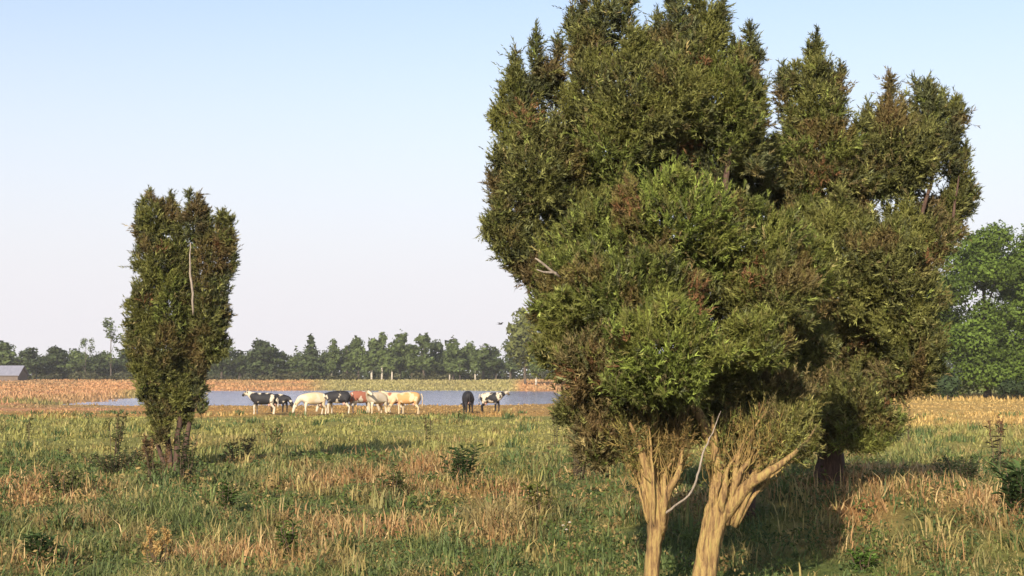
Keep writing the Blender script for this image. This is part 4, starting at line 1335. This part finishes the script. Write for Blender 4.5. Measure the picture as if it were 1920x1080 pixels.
def weed_at(px, py, hpx, wpx, name, label, cat, ns, col, ln, ll, seed, group=None, head=None):
    g = ground_at(px, py)
    k = g.y / F
    return weed(name, g, hpx * k, wpx * k, label, cat, ns, col, ln, ll, seed, group, head)


weed_at(1872, 885, 105, 30, 'dock_plant', 'tall dark dock stalks standing near the right edge, before the golden grass', 'weed', 4, (.06, .05, .03), 8, .16, 1, None, (.13, .06, .035))
weed_at(1700, 830, 75, 14, 'dock_plant', 'thin dark lone weed stalk before the golden field, right of the juniper', 'weed', 2, (.07, .07, .03), 8, .14, 2, None, (.10, .07, .035))
weed_at(1905, 965, 90, 70, 'thistle_clump', 'dark green thistle clump at the right edge below the dock stalks', 'weed', 12, DG, 16, .17, 3)
weed_at(1800, 905, 50, 100, 'heather_clump', 'low dark grey green scrub left of the dock stalks', 'scrub', 22, (.08, .10, .045), 26, .085, 4)
weed_at(866, 905, 70, 70, 'thistle_clump', 'dark green thistle clump in the middle of the pasture beside a rusty patch', 'weed', 11, DG, 16, .16, 5)
weed_at(1620, 1070, 40, 60, 'broadleaf_weed', 'bright yellow green leafy weed at the bottom right of the big trunks', 'weed', 7, BG, 12, .11, 6)
weed_at(1645, 830, 80, 60, 'scrub_bush', 'pale green scrub beside the shaded juniper trunk', 'scrub', 12, (.12, .15, .05), 16, .13, 7)
weed_at(212, 860, 90, 70, 'thistle_clump', 'dark stemmed tall weeds just left of the column juniper', 'weed', 8, OG, 9, .15, 8, None, (.10, .085, .035))
weed_at(56, 835, 65, 18, 'dock_plant', 'single dark weed stalk near the left edge', 'weed', 2, OG, 8, .14, 9, None, (.09, .07, .035))
weed_at(215, 885, 40, 120, 'heather_clump', 'low dark scrub in front of the tall weeds, left of the column juniper', 'scrub', 20, (.085, .095, .045), 26, .09, 10)
weed_at(348, 905, 100, 48, 'scrub_bush', 'grey green bush hiding the right foot of the column juniper', 'scrub', 10, (.085, .105, .04), 18, .12, 11)
weed_at(292, 908, 90, 52, 'scrub_bush', 'brownish bush hiding the left foot of the column juniper', 'scrub', 9, (.12, .095, .045), 14, .12, 12, None, (.17, .10, .05))
weed_at(455, 870, 55, 60, 'scrub_bush', 'brown green weedy clump right of the column juniper', 'scrub', 10, (.10, .085, .04), 12, .13, 13)
weed_at(735, 935, 55, 50, 'broadleaf_weed', 'olive green leafy weed near the centre, in front of the thistle clump', 'weed', 9, OG, 14, .12, 14)
weed_at(1010, 975, 70, 60, 'broadleaf_weed', 'yellow olive leafy weed left of the big forked trunks', 'weed', 10, (.13, .14, .035), 15, .11, 15)
weed_at(425, 960, 60, 50, 'broadleaf_weed', 'mid green leafy weed below the column juniper, to its right', 'weed', 9, (.085, .13, .035), 15, .11, 16)
weed_at(120, 935, 60, 70, 'thistle_clump', 'dark olive weed clump between the two rusty patches on the left', 'weed', 10, OG, 14, .12, 17)
weed_at(70, 1060, 60, 80, 'thistle_clump', 'dark green weed clump in the bottom left corner', 'weed', 12, DG, 16, .11, 18)
weed_at(545, 1050, 70, 46, 'broadleaf_weed', 'bright green leafy weed at the bottom, right of the dry twiggy weed', 'weed', 9, (.10, .15, .035), 15, .10, 19)
weed_at(296, 1075, 80, 60, 'dry_weed', 'dry branching straw coloured weed at the bottom left', 'weed', 9, (.30, .20, .08), 7, .06, 20, None, (.42, .28, .11))
weed_at(1085, 900, 120, 60, 'scrub_bush', 'dark brown scrub under the left side of the big juniper crown', 'scrub', 14, (.085, .075, .04), 16, .09, 21)
weed_at(1430, 835, 60, 20, 'dock_plant', 'dark weed stalk half hidden behind the right pale trunk', 'weed', 3, OG, 9, .14, 22)
weed_at(1040, 840, 60, 16, 'dock_plant', 'thin dark weed stalk in the grass left of the big juniper', 'weed', 2, (.06, .07, .03), 9, .13, 23, None, (.08, .07, .035))
weed_at(862, 800, 40, 18, 'dock_plant', 'dark weed stalk in the grass below the black end on cow', 'weed', 3, OG, 8, .16, 24, None, (.09, .07, .035))
weed_at(805, 830, 50, 24, 'dock_plant', 'pair of dark weed stalks in the yellow grass below the tan cow', 'weed', 3, OG, 8, .16, 25, None, (.09, .07, .035))
weed_at(510, 840, 50, 44, 'dock_plant', 'brownish weed stalks in the grass below the leftmost cow', 'weed', 4, OG, 8, .16, 26, None, (.13, .08, .04))

# pale meadow flowers left of the big trunks
g_ = ground_at(1062, 1022)
fl = empty('meadow_flower', g_)
tag(fl, 'small white meadow flowers left of the forked trunks', 'flower')
for i, (dx, dy, hh) in enumerate(((-.03, 0, .22), (.035, .05, .25), (.0, -.06, .18))):
    t = MB().tube([(dx, dy, 0), (dx * 1.2, dy, hh)], [.003, .0025], 5); link('stem', t.mesh('stem', M['twig']), fl, False)
    t = MB().blob((dx * 1.2, dy, hh), (.020, .020, .010), 8, 4); link('bloom', t.mesh('bloom', M['birch']), fl, False)

# fence post at the pond's right hand end
gp = ground_at(1075, 772)
po = empty('fence_post', gp)
tag(po, 'weathered wooden post at the right hand end of the pond, beside the juniper foliage', 'post')
t = MB().tube([(0, 0, -.3), (0, .01, .5), (.02, .01, .98), (.02, .01, 1.0)], [.09, .085, .08, .06], 9, .05, 4, 2); link('shaft', t.mesh('shaft', M['post']), po, False)
t = MB().blob((.05, -.088, .86), (.012, .012, .02), 6, 4); link('staple', t.mesh('staple', M['horn']), po, False)

# a bird over the wood
bp = at(938, 608, 95)
bird = empty('bird', bp, .6)
tag(bird, 'small dark bird in flight over the wood, left of the big juniper', 'bird')
t = MB().tube(poly([(-.20, 0, 0), (-.10, 0, .01), (.05, 0, .02), (.14, 0, .03), (.19, 0, .025)], 3), lerp_r([.008, .04, .05, .03, .006], 3), 8)
link('body', t.mesh('body', M['bird']), bird, False)
for s in (-1, 1):
    b = MB()
    top = [(.08, .03 * s, .03), (.09, .18 * s, .13), (.02, .36 * s, .12), (-.03, .34 * s, .11), (-.02, .17 * s, .11), (-.06, .03 * s, .02)]
    b.v = [Vector(p) for p in top] + [Vector(p) - Vector((0, 0, .012)) for p in top]
    b.f = [tuple(range(6)), tuple(range(11, 5, -1))] + [(i, (i + 1) % 6, 6 + (i + 1) % 6, 6 + i) for i in range(6)]
    link('wing', b.mesh('wing', M['bird'], False), bird, False)
b = MB(); b.v = [Vector(p) for p in ((-.18, -.015, 0), (-.18, .015, 0), (-.30, .05, 0), (-.30, -.05, 0), (-.18, -.015, .01), (-.18, .015, .01), (-.30, .05, .008), (-.30, -.05, .008))]
b.f = [(0, 1, 2, 3), (7, 6, 5, 4), (0, 4, 5, 1), (1, 5, 6, 2), (2, 6, 7, 3), (3, 7, 4, 0)]
link('tail', b.mesh('tail', M['bird'], False), bird, False)
print('triangles', sum(len(o.data.loops) - 2 * len(o.data.polygons) for o in SC.objects if o.type == 'MESH'))

# ------------------------------------------------------------------ hazy summer air
HAZE = 0.0002
if HAZE:
    hm, hn_, ho = new_mat('summer_haze')
    pv = hn_.nodes.new('ShaderNodeVolumePrincipled')
    pv.inputs['Color'].default_value = (0.93, 0.93, 0.94, 1)
    pv.inputs['Density'].default_value = HAZE
    pv.inputs['Anisotropy'].default_value = 0.0
    hn_.links.new(pv.outputs[0], ho.inputs['Volume'])
    hz = MB().box(-3600, 3600, -60, 5000, -2.2, 26)
    tag(link('haze', hz.mesh('haze', hm, False)), 'thin pale summer haze over the pasture and the far wood', 'haze', kind='stuff')
